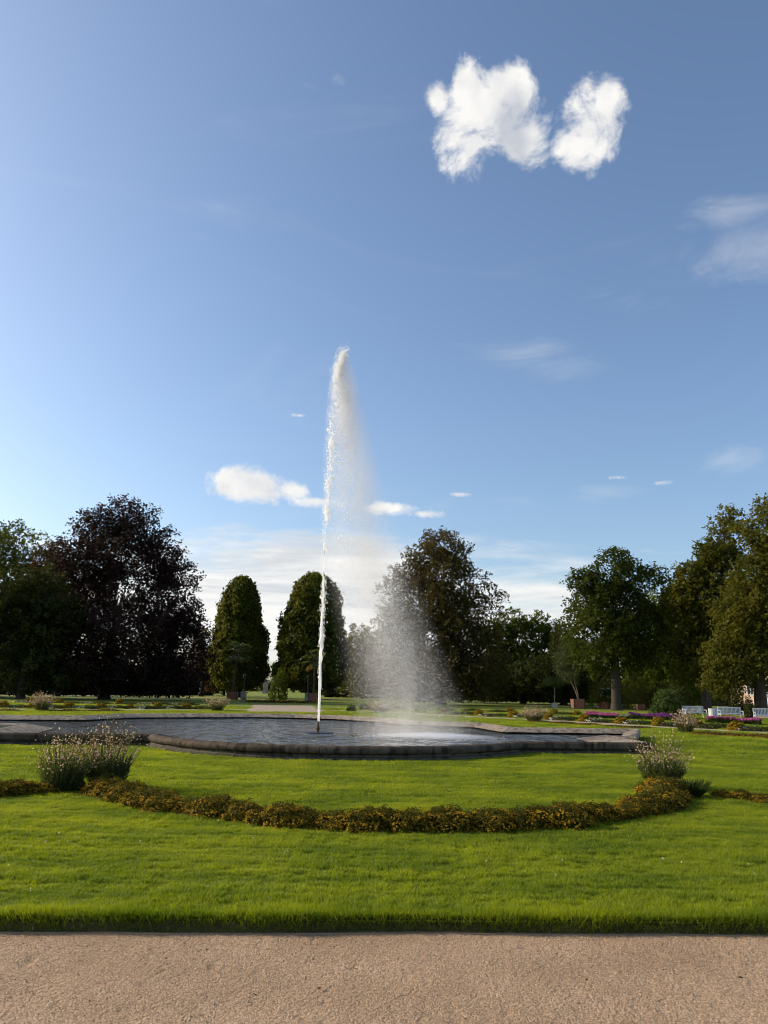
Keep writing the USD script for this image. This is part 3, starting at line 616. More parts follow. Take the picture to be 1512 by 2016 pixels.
m_copper = leaf_mat('copper_leaf', (0.014, 0.008, 0.007), (0.040, 0.017, 0.013), .22)
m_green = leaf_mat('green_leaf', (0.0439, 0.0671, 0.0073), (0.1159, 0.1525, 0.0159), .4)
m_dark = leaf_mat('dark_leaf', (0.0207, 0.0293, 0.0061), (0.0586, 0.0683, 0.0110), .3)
m_olive = leaf_mat('olive_leaf', (0.0537, 0.0610, 0.0085), (0.1525, 0.1440, 0.0183), .4)
m_brown = leaf_mat('brown_leaf', (0.0488, 0.0415, 0.0122), (0.1220, 0.0952, 0.0244), .36)
m_rust = leaf_mat('rust_leaf', (0.05, 0.028, 0.010), (0.11, 0.06, 0.018), .32)
m_chest = leaf_mat('chestnut_leaf', (0.0439, 0.0561, 0.0061), (0.1525, 0.1525, 0.0159), .36, scale=.5)

tree('broadleaf_tree', 'bright green tree rising over the dark mass at the left picture edge', 100, (20, 1368), [(35, 1070, 52, 38), (-30, 1085, 60, 50), (85, 1105, 32, 32), (10, 1130, 75, 55), (70, 1160, 50, 50), (0, 1220, 90, 70)], m_green, 26000, .32, seed=11, gap=.27)
tree('broadleaf_tree', 'brownish orange tree peeping out between green tree and copper beech', 96, (112, 1368), [(103, 1105, 36, 32), (125, 1140, 38, 38), (90, 1150, 35, 40), (110, 1210, 50, 50)], m_rust, 13000, .3, seed=12)
tree('copper_beech', 'huge dark purple copper beech with crown reaching the lawn', 84, (205, 1374), [(237, 1015, 40, 32), (190, 1048, 46, 40), (285, 1048, 42, 40), (238, 1085, 70, 50), (150, 1085, 30, 26), (165, 1120, 55, 50), (315, 1105, 40, 40), (350, 1150, 34, 38), (240, 1160, 85, 55), (130, 1185, 60, 65), (335, 1205, 55, 45), (375, 1225, 26, 28), (240, 1235, 110, 55), (110, 1270, 80, 70), (345, 1280, 60, 60), (220, 1310, 150, 50), (320, 1335, 80, 34)],
     m_copper, 95000, .30, seed=13, gap=.37, twig=1.5, gscale=1.6, trunk_r=.5, fork=.32, clump=.55, per=22, thin=.45)
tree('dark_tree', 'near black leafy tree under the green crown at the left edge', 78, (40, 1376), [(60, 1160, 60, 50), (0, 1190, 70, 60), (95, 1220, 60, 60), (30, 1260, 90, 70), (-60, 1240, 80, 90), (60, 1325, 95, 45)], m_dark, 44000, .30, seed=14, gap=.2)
tree('broadleaf_tree', 'small rust coloured tree between copper beech and left clipped chestnut', 118, (396, 1371), [(398, 1262, 18, 26), (392, 1300, 28, 36), (410, 1320, 25, 36)], m_rust, 7000, .3, seed=15)

def clipped(label, D, base, prof, lean, seed):
    """prof: photo row, half width in pixels; clipped chestnut as a narrow dome of drooping leaves"""
    rng = np.random.default_rng(seed); s = pxm(D); b = at(base[0], base[1], D); b[2] = 0
    t = thing('clipped_chestnut', label, 'tree', b, group='clipped chestnuts flanking the avenue')
    pr = np.array([[at(base[0], y, D)[2], hw * s] for y, hw in prof]); cx = np.array([at(base[0] + lean * (base[1] - y), y, D)[0] - b[0] for y, _ in prof])
    z = rng.uniform(pr[:, 0].min(), pr[:, 0].max(), 9000); R = np.interp(z, pr[::-1, 0], pr[::-1, 1]); xc = np.interp(z, pr[::-1, 0], cx[::-1])
    kp = rng.uniform(0, R.max(), len(z)) < R + .6; z, R, xc = z[kp], R[kp], xc[kp]
    a = rng.uniform(0, 2 * np.pi, len(z)); u = np.stack([np.cos(a), np.sin(a), np.full(len(a), .25)], 1)
    bump_ = 1 + .46 * (meshkit.noise(np.stack([np.cos(a) * 3, np.sin(a) * 3, z * .55], 1), seed) - .5)
    rr = R * bump_ * rng.uniform(.80, 1.0, len(z)) ** 1
    c = np.stack([xc + rr * np.cos(a), rr * np.sin(a), z], 1); per = 5
    P = np.repeat(c, per, 0) + rng.normal(size=(len(c) * per, 3)) * [.20, .20, .22]
    hub = np.array([0, 0, pr[-1, 0] + 1.0])
    ms = [tube([[0, 0, -.2], [0, 0, .4], [0, 0, 2], [cx.mean() * .4, 0, pr[:, 0].mean()], [cx[0] * .9, 0, pr[:, 0].max() - 1]], [.75, .6, .5, .4, .1], 10)]
    for q in range(26):
        zz_ = rng.uniform(pr[-1, 0] + .6, pr[0, 0] - 1.5); Rz = np.interp(zz_, pr[::-1, 0], pr[::-1, 1]); an = rng.uniform(0, 6.28); x0 = np.interp(zz_, pr[::-1, 0], cx[::-1])
        ms.append(limb(rng, np.array([x0 * .8, 0, zz_ - 1]), np.array([x0 + Rz * .85 * math.cos(an), Rz * .85 * math.sin(an), zz_ + .5]), .12, .03))
    obj('trunk', cat_(ms), mat_bark, t, smooth=True)
    obj('crown', leaves(rng, P, .44, .15, .62, outward=np.repeat(u, per, 0), ob=.9, droop=.9), m_chest, t)
clipped('clipped chestnut dome nearer the copper beech, behind the left potted palm', 112, (466, 1372), [(1138, 6), (1150, 20), (1170, 31), (1200, 39), (1230, 44), (1260, 49), (1290, 54), (1320, 55), (1342, 46), (1354, 25)], .045, 21)
clipped('clipped chestnut dome standing behind the white jet', 110, (610, 1374), [(1131, 8), (1143, 26), (1160, 39), (1190, 50), (1220, 56), (1250, 60), (1280, 64), (1310, 67), (1340, 62), (1354, 35)], .045, 22)
tree('broadleaf_tree', 'rounded olive green tree right of the jet, partly veiled by spray', 125, (712, 1374), [(708, 1262, 26, 28), (700, 1300, 34, 40), (735, 1290, 34, 40), (715, 1335, 52, 40), (755, 1330, 45, 40)], m_olive, 24000, .34, seed=16, gap=.24)
tree('large_tree', 'tall open brownish tree with visible branches behind the falling spray', 88, (868, 1385), [(866, 1074, 32, 28), (838, 1100, 34, 28), (900, 1102, 30, 30), (806, 1132, 34, 22), (868, 1130, 50, 32, .9), (938, 1148, 30, 16, .5), (772, 1160, 24, 15, .6), (905, 1172, 50, 28, .7), (966, 1180, 22, 12, .6), (845, 1190, 66, 42), (785, 1225, 40, 38), (925, 1225, 52, 36), (860, 1255, 80, 50), (785, 1295, 50, 55), (935, 1300, 62, 60), (860, 1330, 110, 48)],
     m_brown, 82000, .27, twig=1.4, seed=17, gap=.30, gscale=1.5, trunk_r=.5, fork=.42, clump=.45, thin=.6)
tree('broadleaf_tree', 'dark green low broad tree filling the gap left of the big trunk', 104, (1030, 1384), [(1000, 1228, 34, 24), (1060, 1234, 36, 24), (1092, 1250, 26, 28), (970, 1262, 30, 36), (1030, 1270, 60, 44), (1090, 1300, 46, 46), (1000, 1325, 70, 46), (1080, 1345, 60, 36)], m_green, 34000, .33, seed=18, gap=.2)
tree('maple_tree', 'dark green maple with stout straight trunk rising from the lawn edge', 74, (1214, 1398), [(1212, 1110, 30, 24), (1150, 1146, 27, 22), (1185, 1150, 40, 34), (1235, 1142, 30, 22), (1285, 1134, 22, 18), (1158, 1195, 36, 36), (1225, 1195, 55, 44), (1285, 1180, 36, 34), (1180, 1245, 64, 44), (1262, 1248, 62, 48), (1215, 1290, 84, 32)],
     m_green if False else leaf_mat('maple_leaf', (0.0293, 0.0464, 0.0061), (0.0952, 0.1122, 0.0146), .36), 42000, .26, seed=19, gap=.30, trunk_r=.42, fork=.38)
tree('broadleaf_tree', 'yellowish green tall tree with broken crown beside the maple', 72, (1392, 1402), [(1438, 1015, 15, 24, .7), (1428, 1050, 28, 30), (1396, 1095, 30, 30), (1362, 1135, 32, 26), (1420, 1110, 40, 40), (1345, 1180, 32, 34), (1410, 1180, 60, 50), (1370, 1240, 60, 46), (1435, 1250, 60, 50), (1390, 1300, 64, 44)], m_olive, 50000, .27, seed=20, gap=.30, gscale=1.8, trunk_r=.4)
tree('broadleaf_tree', 'tall olive tree with thick dark trunk at the right picture edge', 64, (1500, 1410), [(1480, 1025, 17, 24, .7), (1522, 1010, 26, 30), (1500, 1075, 28, 32), (1540, 1090, 50, 50), (1490, 1140, 40, 42), (1470, 1215, 50, 50), (1540, 1200, 70, 70), (1440, 1290, 48, 42), (1510, 1290, 60, 50), (1430, 1340, 40, 20)], m_olive, 52000, .26, seed=23, gap=.30, gscale=1.7, trunk_r=.48, fork=.3)
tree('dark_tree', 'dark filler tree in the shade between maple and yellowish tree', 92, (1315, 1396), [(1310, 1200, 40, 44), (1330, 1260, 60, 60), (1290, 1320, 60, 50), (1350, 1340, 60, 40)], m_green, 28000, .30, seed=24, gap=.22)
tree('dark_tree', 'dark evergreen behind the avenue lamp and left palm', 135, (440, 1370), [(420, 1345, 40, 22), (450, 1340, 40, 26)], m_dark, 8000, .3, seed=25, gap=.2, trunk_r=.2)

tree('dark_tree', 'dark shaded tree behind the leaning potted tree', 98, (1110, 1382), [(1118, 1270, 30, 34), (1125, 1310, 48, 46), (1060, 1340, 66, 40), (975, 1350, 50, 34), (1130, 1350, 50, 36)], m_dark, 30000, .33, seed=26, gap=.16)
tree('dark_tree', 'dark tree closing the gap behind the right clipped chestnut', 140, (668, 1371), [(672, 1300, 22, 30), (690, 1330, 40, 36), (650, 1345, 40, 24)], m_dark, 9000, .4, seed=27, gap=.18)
tree('dark_tree', 'dark tree outside the left picture edge shading the far lawn', 84, (-170, 1374), [(-150, 1180, 80, 70), (-190, 1110, 70, 70), (-130, 1270, 90, 70), (-230, 1260, 90, 90), (-160, 1330, 110, 45)], m_dark, 22000, .42, seed=28, gap=.16)
tree('dark_tree', 'second dark tree further outside the left picture edge', 92, (-330, 1372), [(-320, 1170, 90, 70), (-360, 1100, 80, 70), (-300, 1270, 90, 70), (-400, 1260, 100, 90), (-330, 1330, 120, 45)], m_dark, 22000, .42, seed=29, gap=.16)
# clipped hedges and the distant belt of trees
def hedge(label, p0, p1, h, w, n, mat, leaf, seed):
    rng = np.random.default_rng(seed); d = p1 - p0; L = np.hypot(d[0], d[1]); d = d / L; nn = np.array([d[1], -d[0], 0])
    t = thing('hedge', label, 'hedge', p0)
    a = rng.uniform(0, L, n); side = rng.uniform(0, 1, n); zz_ = rng.uniform(.05, h, n); off = np.where(side < .7, w / 2, rng.uniform(-w / 2, w / 2, n)); zz_ = np.where(side < .7, zz_, h)
    c = a[:, None] * np.array([d[0], d[1], 0]) + nn * off[:, None] + np.array([0, 0, 1]) * zz_[:, None]; c += rng.normal(size=c.shape) * .08
    rzv = math.atan2(d[1], d[0])
    v, f = box(L, w - .25, h - .1, (0, 0, 0)); cs, sn = math.cos(rzv), math.sin(rzv); v = v @ np.array([[cs, sn, 0], [-sn, cs, 0], [0, 0, 1]]); v += np.array([d[0] * L / 2, d[1] * L / 2, (h - .1) / 2])
    obj('stems', (v, f), mat_bark, t); obj('foliage', leaves(rng, c, leaf, .2, .6), mat, t)
hedge('long dark clipped hedge behind the spray right of the jet', gp(640, 1372), gp(985, 1379), 2.6, 1.2, 16000, m_dark, .22, 41)
hedge('dark clipped hedge behind the potted trees', gp(985, 1380), gp(1440, 1391), 3.0, 1.2, 16000, m_dark, .2, 42)
hedge('low dark hedge in the shade beneath the copper beech', gp(-250, 1365), gp(415, 1369), 2.2, 1.4, 16000, m_dark, .24, 43)
rngb = np.random.default_rng(77)
def belt():
    lob = []
    for a in np.linspace(-75, 75, 64):
        r = rngb.uniform(230, 290); hgt = rngb.uniform(7, 12) * (0.45 if -11.5 < a < -6.5 else 1); an = math.radians(a)
        for _ in range(2): lob.append([r * math.sin(an) + rngb.uniform(-4, 4), r * math.cos(an) + rngb.uniform(-4, 4), hgt * rngb.uniform(.35, .6), rngb.uniform(5, 9), rngb.uniform(4, 7), hgt * .5, 1])
    p, u = crown_points(rngb, lob, 80000, 1.1, 12, .35, .12, 5.0)
    return leaves(rngb, p[p[:, 2] > 0], 1.5, .4, .7, outward=u[p[:, 2] > 0], ob=.5)
tag(obj('woodland', belt(), m_dark), 'distant belt of dark woodland closing the view behind the park', 'woodland', kind='stuff')

# ------------------------------------------------------------------ shrubs, flowers
def mound(rng, rx, rz, n, leaf, mat_l, par, flowers=0, fsize=.03, mat_f=None, ry=None, rough_=.25, fname='blossoms'):
    ry = ry or rx
    u = unit(rng.normal(size=(n, 3))); u[:, 2] = np.abs(u[:, 2]); r = rng.uniform(.35, 1, (n, 1)) ** .45
    lum = 1 + rough_ * (meshkit.noise(u * 3.1 + rng.uniform(0, 50), 5)[:, None] - .5) * 2
    c = u * r * lum * [rx, ry, rz]; c[:, 2] += .01
    obj('foliage', leaves(rng, c, leaf, .3, .5, outward=u, ob=.8), mat_l, par, kind='stuff')
    if flowers:
        u = unit(rng.normal(size=(flowers, 3))); u[:, 2] = np.abs(u[:, 2]) ** .8; u = unit(u)
        lum = 1 + rough_ * (meshkit.noise(u * 3.1 + 4, 5)[:, None] - .5) * 2
        obj(fname, leaves(rng, u * lum * 1.0 * [rx, ry, rz] * rng.uniform(.92, 1.06, (flowers, 1)), fsize, .8, .9, outward=u, ob=1.2), mat_f, par, kind='stuff')
m_tag_leaf = leaf_mat('marigold_leaf', (0.044, 0.046, 0.008), (0.11, 0.10, 0.015), .35, scale=2, rough=.8)
m_orange = leaf_mat('orange_petal', (0.22, 0.135, 0.009), (0.46, 0.29, 0.016), .35, scale=3, rough=.8)
m_white_f = leaf_mat('white_petal', (0.5, 0.48, 0.44), (0.7, 0.68, 0.62), .35)
m_pinkw = leaf_mat('gaura_petal', (0.55, 0.42, 0.38), (0.75, 0.66, 0.60), .35)
m_gstem = leaf_mat('gaura_stem', (0.13, 0.12, 0.045), (0.24, 0.22, 0.09), .4, scale=1)
m_shrub = leaf_mat('shrub_leaf', (0.03, 0.052, 0.012), (0.08, 0.115, 0.028), .3, scale=2)
m_gaura_leaf = leaf_mat('gaura_leaf', (0.045, 0.065, 0.022), (0.11, 0.14, 0.05), .4, scale=2)
m_silver = leaf_mat('grey_leaf', (0.16, 0.18, 0.15), (0.36, 0.38, 0.34), .2, scale=2)
m_purple = leaf_mat('violet_petal', (0.12, 0.03, 0.16), (0.26, 0.08, 0.32), .3, scale=1)
m_magenta = leaf_mat('magenta_petal', (0.28, 0.06, 0.20), (0.48, 0.16, 0.38), .3, scale=1)
m_lowred = leaf_mat('edging_leaf', (0.035, 0.018, 0.012), (0.09, 0.05, 0.025), .3, scale=2)
m_light = leaf_mat('light_leaf', (0.07, 0.11, 0.02), (0.16, 0.20, 0.04), .4, scale=2)

def cushion_builder(seed, rx=.31, rz=.215, n=2800, fl=800):
    def b(p): mound(np.random.default_rng(seed), rx, rz, n, .034, m_tag_leaf, p, fl, .026, m_orange, rough_=.3)
    return b
cush = [Spawner(cushion_builder(200 + i)) for i in range(5)]
rng = np.random.default_rng(9)
def row(px_pts, step, label, group, name='edging_flower', jit=.05, sc=(.82, 1.15), sp=cush, cat='flower'):
    P = np.array([gp(*q)[:2] for q in px_pts]); L = np.r_[0, np.cumsum(np.linalg.norm(np.diff(P, axis=0), axis=1))]
    ls = LineString(P)
    # smooth by sampling a rounded line
    s = np.arange(step / 2, L[-1], step); X, Y = np.interp(s, L, P[:, 0]), np.interp(s, L, P[:, 1])
    for i, (x, y) in enumerate(zip(X, Y)):
        k = rng.uniform(*sc); sp[i % len(sp)](name, label(i / max(1, len(X) - 1)) if callable(label) else label, cat, (x + rng.normal() * jit, y + rng.normal() * jit, 0), rng.uniform(0, 360), (k, k, k * rng.uniform(.9, 1.1)), group)
ringpx = [(205, 1562), (250, 1578), (330, 1594), (420, 1608), (520, 1619), (620, 1627), (720, 1632), (820, 1634), (920, 1633), (1020, 1630), (1110, 1624), (1190, 1615), (1255, 1603), (1300, 1588), (1318, 1570), (1312, 1556)]
row(ringpx, .31, lambda q: 'low dark brown flower cushion near the left gaura end of the curved edging' if q < .3 else 'low orange brown flower cushion in the middle stretch of the curved edging' if q < .7 else 'low sunlit orange flower cushion near the right end of the curved edging', 'flower cushions of the curved lawn edging')
row([(-90, 1572), (0, 1566), (60, 1561), (120, 1557), (170, 1556)], .36, 'low brown flower cushion in the short straight row at the left edge', 'flower cushions of the row at the left edge', sc=(.75, 1.0))
row([(1395, 1570), (1450, 1574), (1512, 1580), (1600, 1588)], .34, 'low brown flower cushion in the straight row at the right edge', 'flower cushions of the row at the right edge', sc=(.5, .7))

def gaura(p, seed, h, spread, stems, n_leaf, fl, base_h, fs=.026, sr=.0042):
    rng = np.random.default_rng(seed)
    a = rng.uniform(0, 6.283, n_leaf); q = rng.uniform(0, 1, n_leaf) ** 1.5; zl = base_h * 1.15 * q * rng.uniform(.6, 1, n_leaf); rl = spread * (.5 + .4 * q) * np.sqrt(rng.uniform(0, 1, n_leaf))
    c = np.stack([rl * np.cos(a), rl * np.sin(a), zl], 1); dv = unit(np.stack([np.cos(a) * .5, np.sin(a) * .5, np.ones(n_leaf)], 1) + rng.normal(size=(n_leaf, 3)) * .4)
    Ll = (.05 + .05 * rng.uniform(0, 1, n_leaf))[:, None] * h; sd_ = unit(np.cross(dv, rng.normal(size=(n_leaf, 3)))) * Ll * .10
    obj('foliage', (np.stack([c - sd_, c + sd_, c + dv * Ll], 1).reshape(-1, 3), np.arange(3 * n_leaf).reshape(-1, 3)), m_gaura_leaf, p, kind='stuff')
    ms, tips = [], []
    for _ in range(stems):
        a = rng.uniform(0, 6.283); rr = 1.15 * spread * math.sqrt(rng.uniform(0, 1)); hz = h * rng.uniform(.6, 1.0) * (1 - .25 * (rr / spread) ** 2)
        b0 = np.array([math.cos(a), math.sin(a), 0]) * rr * .35; e = np.array([math.cos(a) * rr * 1.15, math.sin(a) * rr * 1.15, hz]) + np.r_[rng.normal(size=2) * .04, 0]
        t = np.linspace(0, 1, 5)[:, None]; q = b0 + (e - b0) * np.hstack([t ** 1.4, t ** 1.4, t]); ms.append(tube(q, np.linspace(sr, sr * .5, 5), 3, False))
        for _ in range(rng.poisson(fl)):
            tt = rng.uniform(.55, 1.0); i = tt * 4; j = min(3, int(i)); c = q[j] + (q[j + 1] - q[j]) * (i - j); tips.append(c + rng.normal(size=3) * .016)
    obj('stems', cat_(ms), m_gstem, p, kind='stuff')
    tips = np.array(tips); obj('blossoms', cat_([leaves(rng, tips, fs, .2, .9), leaves(rng, tips + rng.normal(size=tips.shape) * .006, fs * .8, .0, .9)]), m_pinkw, p, kind='stuff')
def plant(name, label, cat, px, py, build, group=None, rz=0): 
    p = thing(name, label, cat, gp(px, py), rz, group); build(p); return p
plant('flowering_bush', 'leftmost of two near gaura bushes with white blossom sprays', 'bush', 122, 1558, lambda p: gaura(p, 301, 1.08, .44, 170, 4200, 2.6, .42))
plant('flowering_bush', 'right of two near gaura bushes, taller blossom sprays beside the curved edging', 'bush', 208, 1552, lambda p: gaura(p, 302, 1.22, .42, 200, 4200, 2.8, .42))
plant('flowering_bush', 'loose gaura bush with pale blossoms at the right end of the curved edging', 'bush', 1306, 1552, lambda p: gaura(p, 303, 1.10, .46, 170, 4200, 2.4, .40))
def blades(p, seed, h, spread, n):
    rng = np.random.default_rng(seed); ms = []
    for _ in range(n):
        a = rng.uniform(0, 6.283); rr = spread * rng.uniform(.2, 1); hz = h * rng.uniform(.5, 1); b0 = np.array([math.cos(a), math.sin(a), 0]) * rr * .4
        t = np.linspace(0, 1, 4)[:, None]; e = np.array([math.cos(a) * rr, math.sin(a) * rr, hz]); q = b0 + (e - b0) * np.hstack([t ** 1.6, t ** 1.6, t]); ms.append(tube(q, [.007, .007, .005, .001], 3, False))
    obj('foliage', cat_(ms), m_shrub, p, kind='stuff')
plant('leafy_bush', 'low dark green spiky bush right of the pale gaura at the edging end', 'bush', 1362, 1570, lambda p: blades(p, 304, .30, .36, 420))

# middle distance gauras
for i, (px, py, label, hh_, sp_) in enumerate([(82, 1400, 'pale gaura tuft in the far left flower row behind the basin', 1.25, .62), (427, 1400, 'tan gaura tuft behind the basin left of the grey path', 1.15, .72), (748, 1404, 'gaura tuft behind the basin under the falling spray', 1.0, .8),
                                     (1051, 1422, 'pale gaura tuft above the right basin arm', 1.0, .62), (1350, 1443, 'pinkish gaura tuft in front of the white benches', 1.05, .5)]):
    plant('flowering_bush', label, 'bush', px, py, lambda p: gaura(p, 310 + i, hh_, sp_, 160, 1500, 3.2, hh_ * .42, .05, .008))
plant('leafy_bush', 'light green tuft behind the basin right of the jet', 'bush', 691, 1400, lambda p: mound(np.random.default_rng(330), .35, .5, 600, .14, m_light, p))
plant('leafy_bush', 'dark tuft beside the light green tuft behind the basin', 'bush', 720, 1398, lambda p: mound(np.random.default_rng(331), .55, .5, 600, .14, m_shrub, p))

# bedding rows behind the basin
sp_orange = Spawner(lambda p: mound(np.random.default_rng(340), .34, .42, 700, .07, m_tag_leaf, p, 420, .07, m_orange, rough_=.15))
sp_white = Spawner(lambda p: mound(np.random.default_rng(341), .55, .22, 400, .08, m_shrub, p, 200, .07, m_white_f, ry=.35))
sp_low = Spawner(lambda p: mound(np.random.default_rng(342), .95, .22, 800, .08, m_shrub, p, 200, .07, m_lowred, ry=.4))
sp_red = Spawner(lambda p: mound(np.random.default_rng(343), .9, .16, 700, .07, m_lowred, p, 160, .06, m_orange, ry=.35))
def near_what(px): return ', left of the pale gaura tuft' if px < 1051 else ', short of the magenta bed' if px < 1154 else ', below the magenta and white beds' if px < 1244 else ', below the violet bed' if px < 1345 else ', below the pink bed'
def beds(sp, pxs, name, label, cat, group, sc=1.0):
    for px, py in pxs:
        k = sc * rng.uniform(.85, 1.15); sp(name, label.replace(' front row right behind the basin', ' right front row').replace(' on the near side of the right garden path', ' by the right path') + (near_what(px) if 'front row right' in label or 'near side of the right' in label else ''), cat, gp(px, py), rng.uniform(-12, 12), (k * rng.uniform(.9, 1.15), k, k * rng.uniform(.9, 1.1)), group)
LROW = [(5, 1394), (68, 1394.5), (135, 1395), (199, 1395), (255, 1395.5), (310, 1395.5), (366, 1396)]
RROW = [(875, 1406), (943, 1409.5), (1011, 1413), (1080, 1417), (1151, 1421), (1223, 1425), (1296, 1429), (1371, 1433), (1450, 1438)]
beds(sp_orange, LROW, 'orange_flower', 'round orange flower cushion in the front row left behind the basin', 'flower', 'orange cushions of the left front row')
beds(sp_orange, RROW, 'orange_flower', 'round orange flower cushion in the front row right behind the basin', 'flower', 'orange cushions of the right front row')
beds(sp_orange, [(55, 1384), (117, 1385), (235, 1387)], 'orange_flower', 'round orange flower cushion in the shaded back row at the left', 'flower', 'orange cushions of the left back row')
beds(sp_orange, [(1004, 1402.5), (1091, 1406.5), (1136, 1408.5)], 'orange_flower', 'round orange flower cushion in the back row left of the violet beds', 'flower', 'orange cushions of the right back row')
beds(sp_white, [(x + 17, y + .3) for x, y in LROW[:-1]], 'white_flower', 'patch of small white flowers in the front row left behind the basin', 'flower', 'white patches of the left front row')
beds(sp_white, [(x + 19, y + .8) for x, y in RROW], 'white_flower', 'patch of small white flowers in the front row right behind the basin', 'flower', 'white patches of the right front row')
beds(sp_white, [(40, 1384), (165, 1386), (285, 1388), (345, 1388)], 'white_flower', 'patch of white flowers in the shaded back row at the left', 'flower', 'white patches of the left back row')
beds(sp_low, [(x + 36, y + .4) for x, y in LROW] + [(x - 22, y) for x, y in LROW[2:]], 'bedding_plant', 'low dark green bedding plant in the front row left behind the basin', 'plant', 'green bedding plants of the left front row')
beds(sp_low, [(x + 42, y + 1.8) for x, y in RROW], 'bedding_plant', 'low dark green bedding plant in the front row right behind the basin', 'plant', 'green bedding plants of the right front row')
beds(sp_low, [(85, 1385), (140, 1386), (200, 1387), (255, 1388), (315, 1388), (370, 1389)], 'bedding_plant', 'low dark bedding plant in the shaded back row at the left', 'plant', 'bedding plants of the left back row')
beds(sp_low, [(780, 1398), (830, 1400), (880, 1399), (930, 1401), (980, 1403), (1060, 1406), (1110, 1408)], 'bedding_plant', 'low dark bedding plant in the back row behind the splash', 'plant', 'bedding plants of the right back row')
beds(sp_red, [(20, 1400.5), (100, 1401), (140, 1401), (180, 1401), (215, 1401)], 'edging_plant', 'low reddish edging plant along the left basin rim', 'plant', 'reddish edging plants by the left basin rim', .9)
beds(sp_red, [(1060, 1423), (1110, 1426), (1160, 1429), (1210, 1432), (1255, 1435), (1390, 1447), (1425, 1449), (1460, 1451), (1495, 1453), (1530, 1455)], 'edging_plant', 'low reddish edging plant on the near side of the right garden path', 'plant', 'reddish edging plants along the right path', .8)

def bed(label, p0, p1, w, h, mat, n, seed):
    a, b = gp(*p0), gp(*p1); d = b - a; L = np.linalg.norm(d); rzv = math.degrees(math.atan2(d[1], d[0])); rng = np.random.default_rng(seed)
    p = thing('flower_bed', label, 'flower bed', (a + b) / 2, rzv)
    def pts(k, z0, z1):
        x = rng.uniform(-L / 2, L / 2, k); y = rng.uniform(-w / 2, w / 2, k); hz = h * (.7 + .5 * meshkit.noise(np.stack([x * 2, y * 2, x * 0], 1), seed)); return np.stack([x, y, hz * rng.uniform(z0, z1, k)], 1)
    obj('foliage', leaves(rng, pts(n, .1, .9), .11, .3, .6), m_shrub, p, kind='stuff'); obj('blossoms', leaves(rng, pts(n, .8, 1.1), .085, .9, .9), mat, p, kind='stuff')
beds(sp_red, [(505, 1383), (540, 1383.5), (575, 1384), (610, 1384.5)], 'edging_plant', 'low brown plant in the bed behind the grey path between the lanterns', 'plant', 'brown plants between the lanterns', 1.6)
bed('magenta pink flower bed left of the violet bed', (1154, 1413.5), (1217, 1415.5), 1.3, .34, m_magenta, 1500, 351)
bed('bed of white flowers between magenta and violet beds', (1217, 1415.5), (1243, 1416.5), 1.3, .28, m_silver, 600, 352)
bed('long violet flower bed in front of the dark bush', (1245, 1416.5), (1332, 1420), 1.4, .36, m_purple, 2200, 353)
bed('pink flower bed in front of the white benches', (1393, 1424), (1498, 1428), 1.2, .34, m_magenta, 2200, 354)

# bushes near the benches and behind the pots
def bush(label, px, py, D, wpx, hpx, mat, n, leaf, seed, white=0, name='shrub'):
    b = at(px, py, D); b[2] = 0; s = pxm(D); p = thing(name, label, 'bush', b); rng = np.random.default_rng(seed); rx, rz = wpx * s / 2, hpx * s
    mound(rng, rx, rz, n, leaf, mat, p, white, leaf * .8, m_white_f, rough_=.35)
bush('glossy green bush left of the first white bench', 1312, 1412, 52, 62, 56, m_shrub, 2600, .17, 361)
bush('broad dark shrub behind the glossy bush', 1330, 1400, 62, 76, 66, m_dark, 3500, .17, 362)
bush('upright dark cypress like shrub right of the second bench', 1477, 1412, 55, 22, 42, m_dark, 1600, .12, 363)
bush('dark leafy shrub hiding the foot of the pale building', 1452, 1402, 66, 34, 40, m_dark, 1800, .16, 368)
bush('small round green shrub at the end of the avenue path', 548, 1375, 100, 36, 56, m_green, 2400, .24, 364)
bush('sunlit yellow green shrub behind the maple trunk', 1195, 1392, 82, 90, 62, m_olive, 3000, .2, 365)
bush('sunlit shrub right of the maple trunk', 1255, 1394, 80, 70, 66, m_olive, 2600, .2, 366)
bush('dark shrub beside the wooden tub right of the maple', 1300, 1394, 78, 60, 46, m_dark, 2200, .18, 367)

# ------------------------------------------------------------------ planters, palms, lamps
def tub(p, w, h, planks=5):
    for sx, sy in ((0, -1), (0, 1), (-1, 0), (1, 0)):
        for k in range(planks):
            z = .06 + (h - .12) * (k + .5) / planks; ww = w * (.9 + .1 * (k + .5) / planks)
            if sy: obj('plank', box(ww, .035, (h - .12) / planks - .012, (0, sy * ww / 2, z), .006), mat_tub, p)
            else: obj('plank', box(.035, ww - .08, (h - .12) / planks - .012, (sx * ww / 2, 0, z), .006), mat_tub, p)
    for sx in (-1, 1):
        for sy in (-1, 1): obj('corner_post', box(.09, .09, h, (sx * w * .48, sy * w * .48, h / 2), .012), mat_tubdark, p)
    obj('soil', box(w * .86, w * .86, .05, (0, 0, h - .1)), mat_soil, p)
def tub_at(label, px, D, w, h):
    b = at(px, 1380, D); b[2] = 0; p = thing('wooden_tub', label, 'planter', b, 4); tub(p, w, h); return b, p
m_palm = leaf_mat('palm_leaf', (0.07, 0.09, 0.03), (0.19, 0.21, 0.08), .35, rough=.35, scale=1, spec=.45)
m_palmdry = leaf_mat('palm_leaf_dry', (0.12, 0.09, 0.04), (0.22, 0.17, 0.08), .3, scale=1)
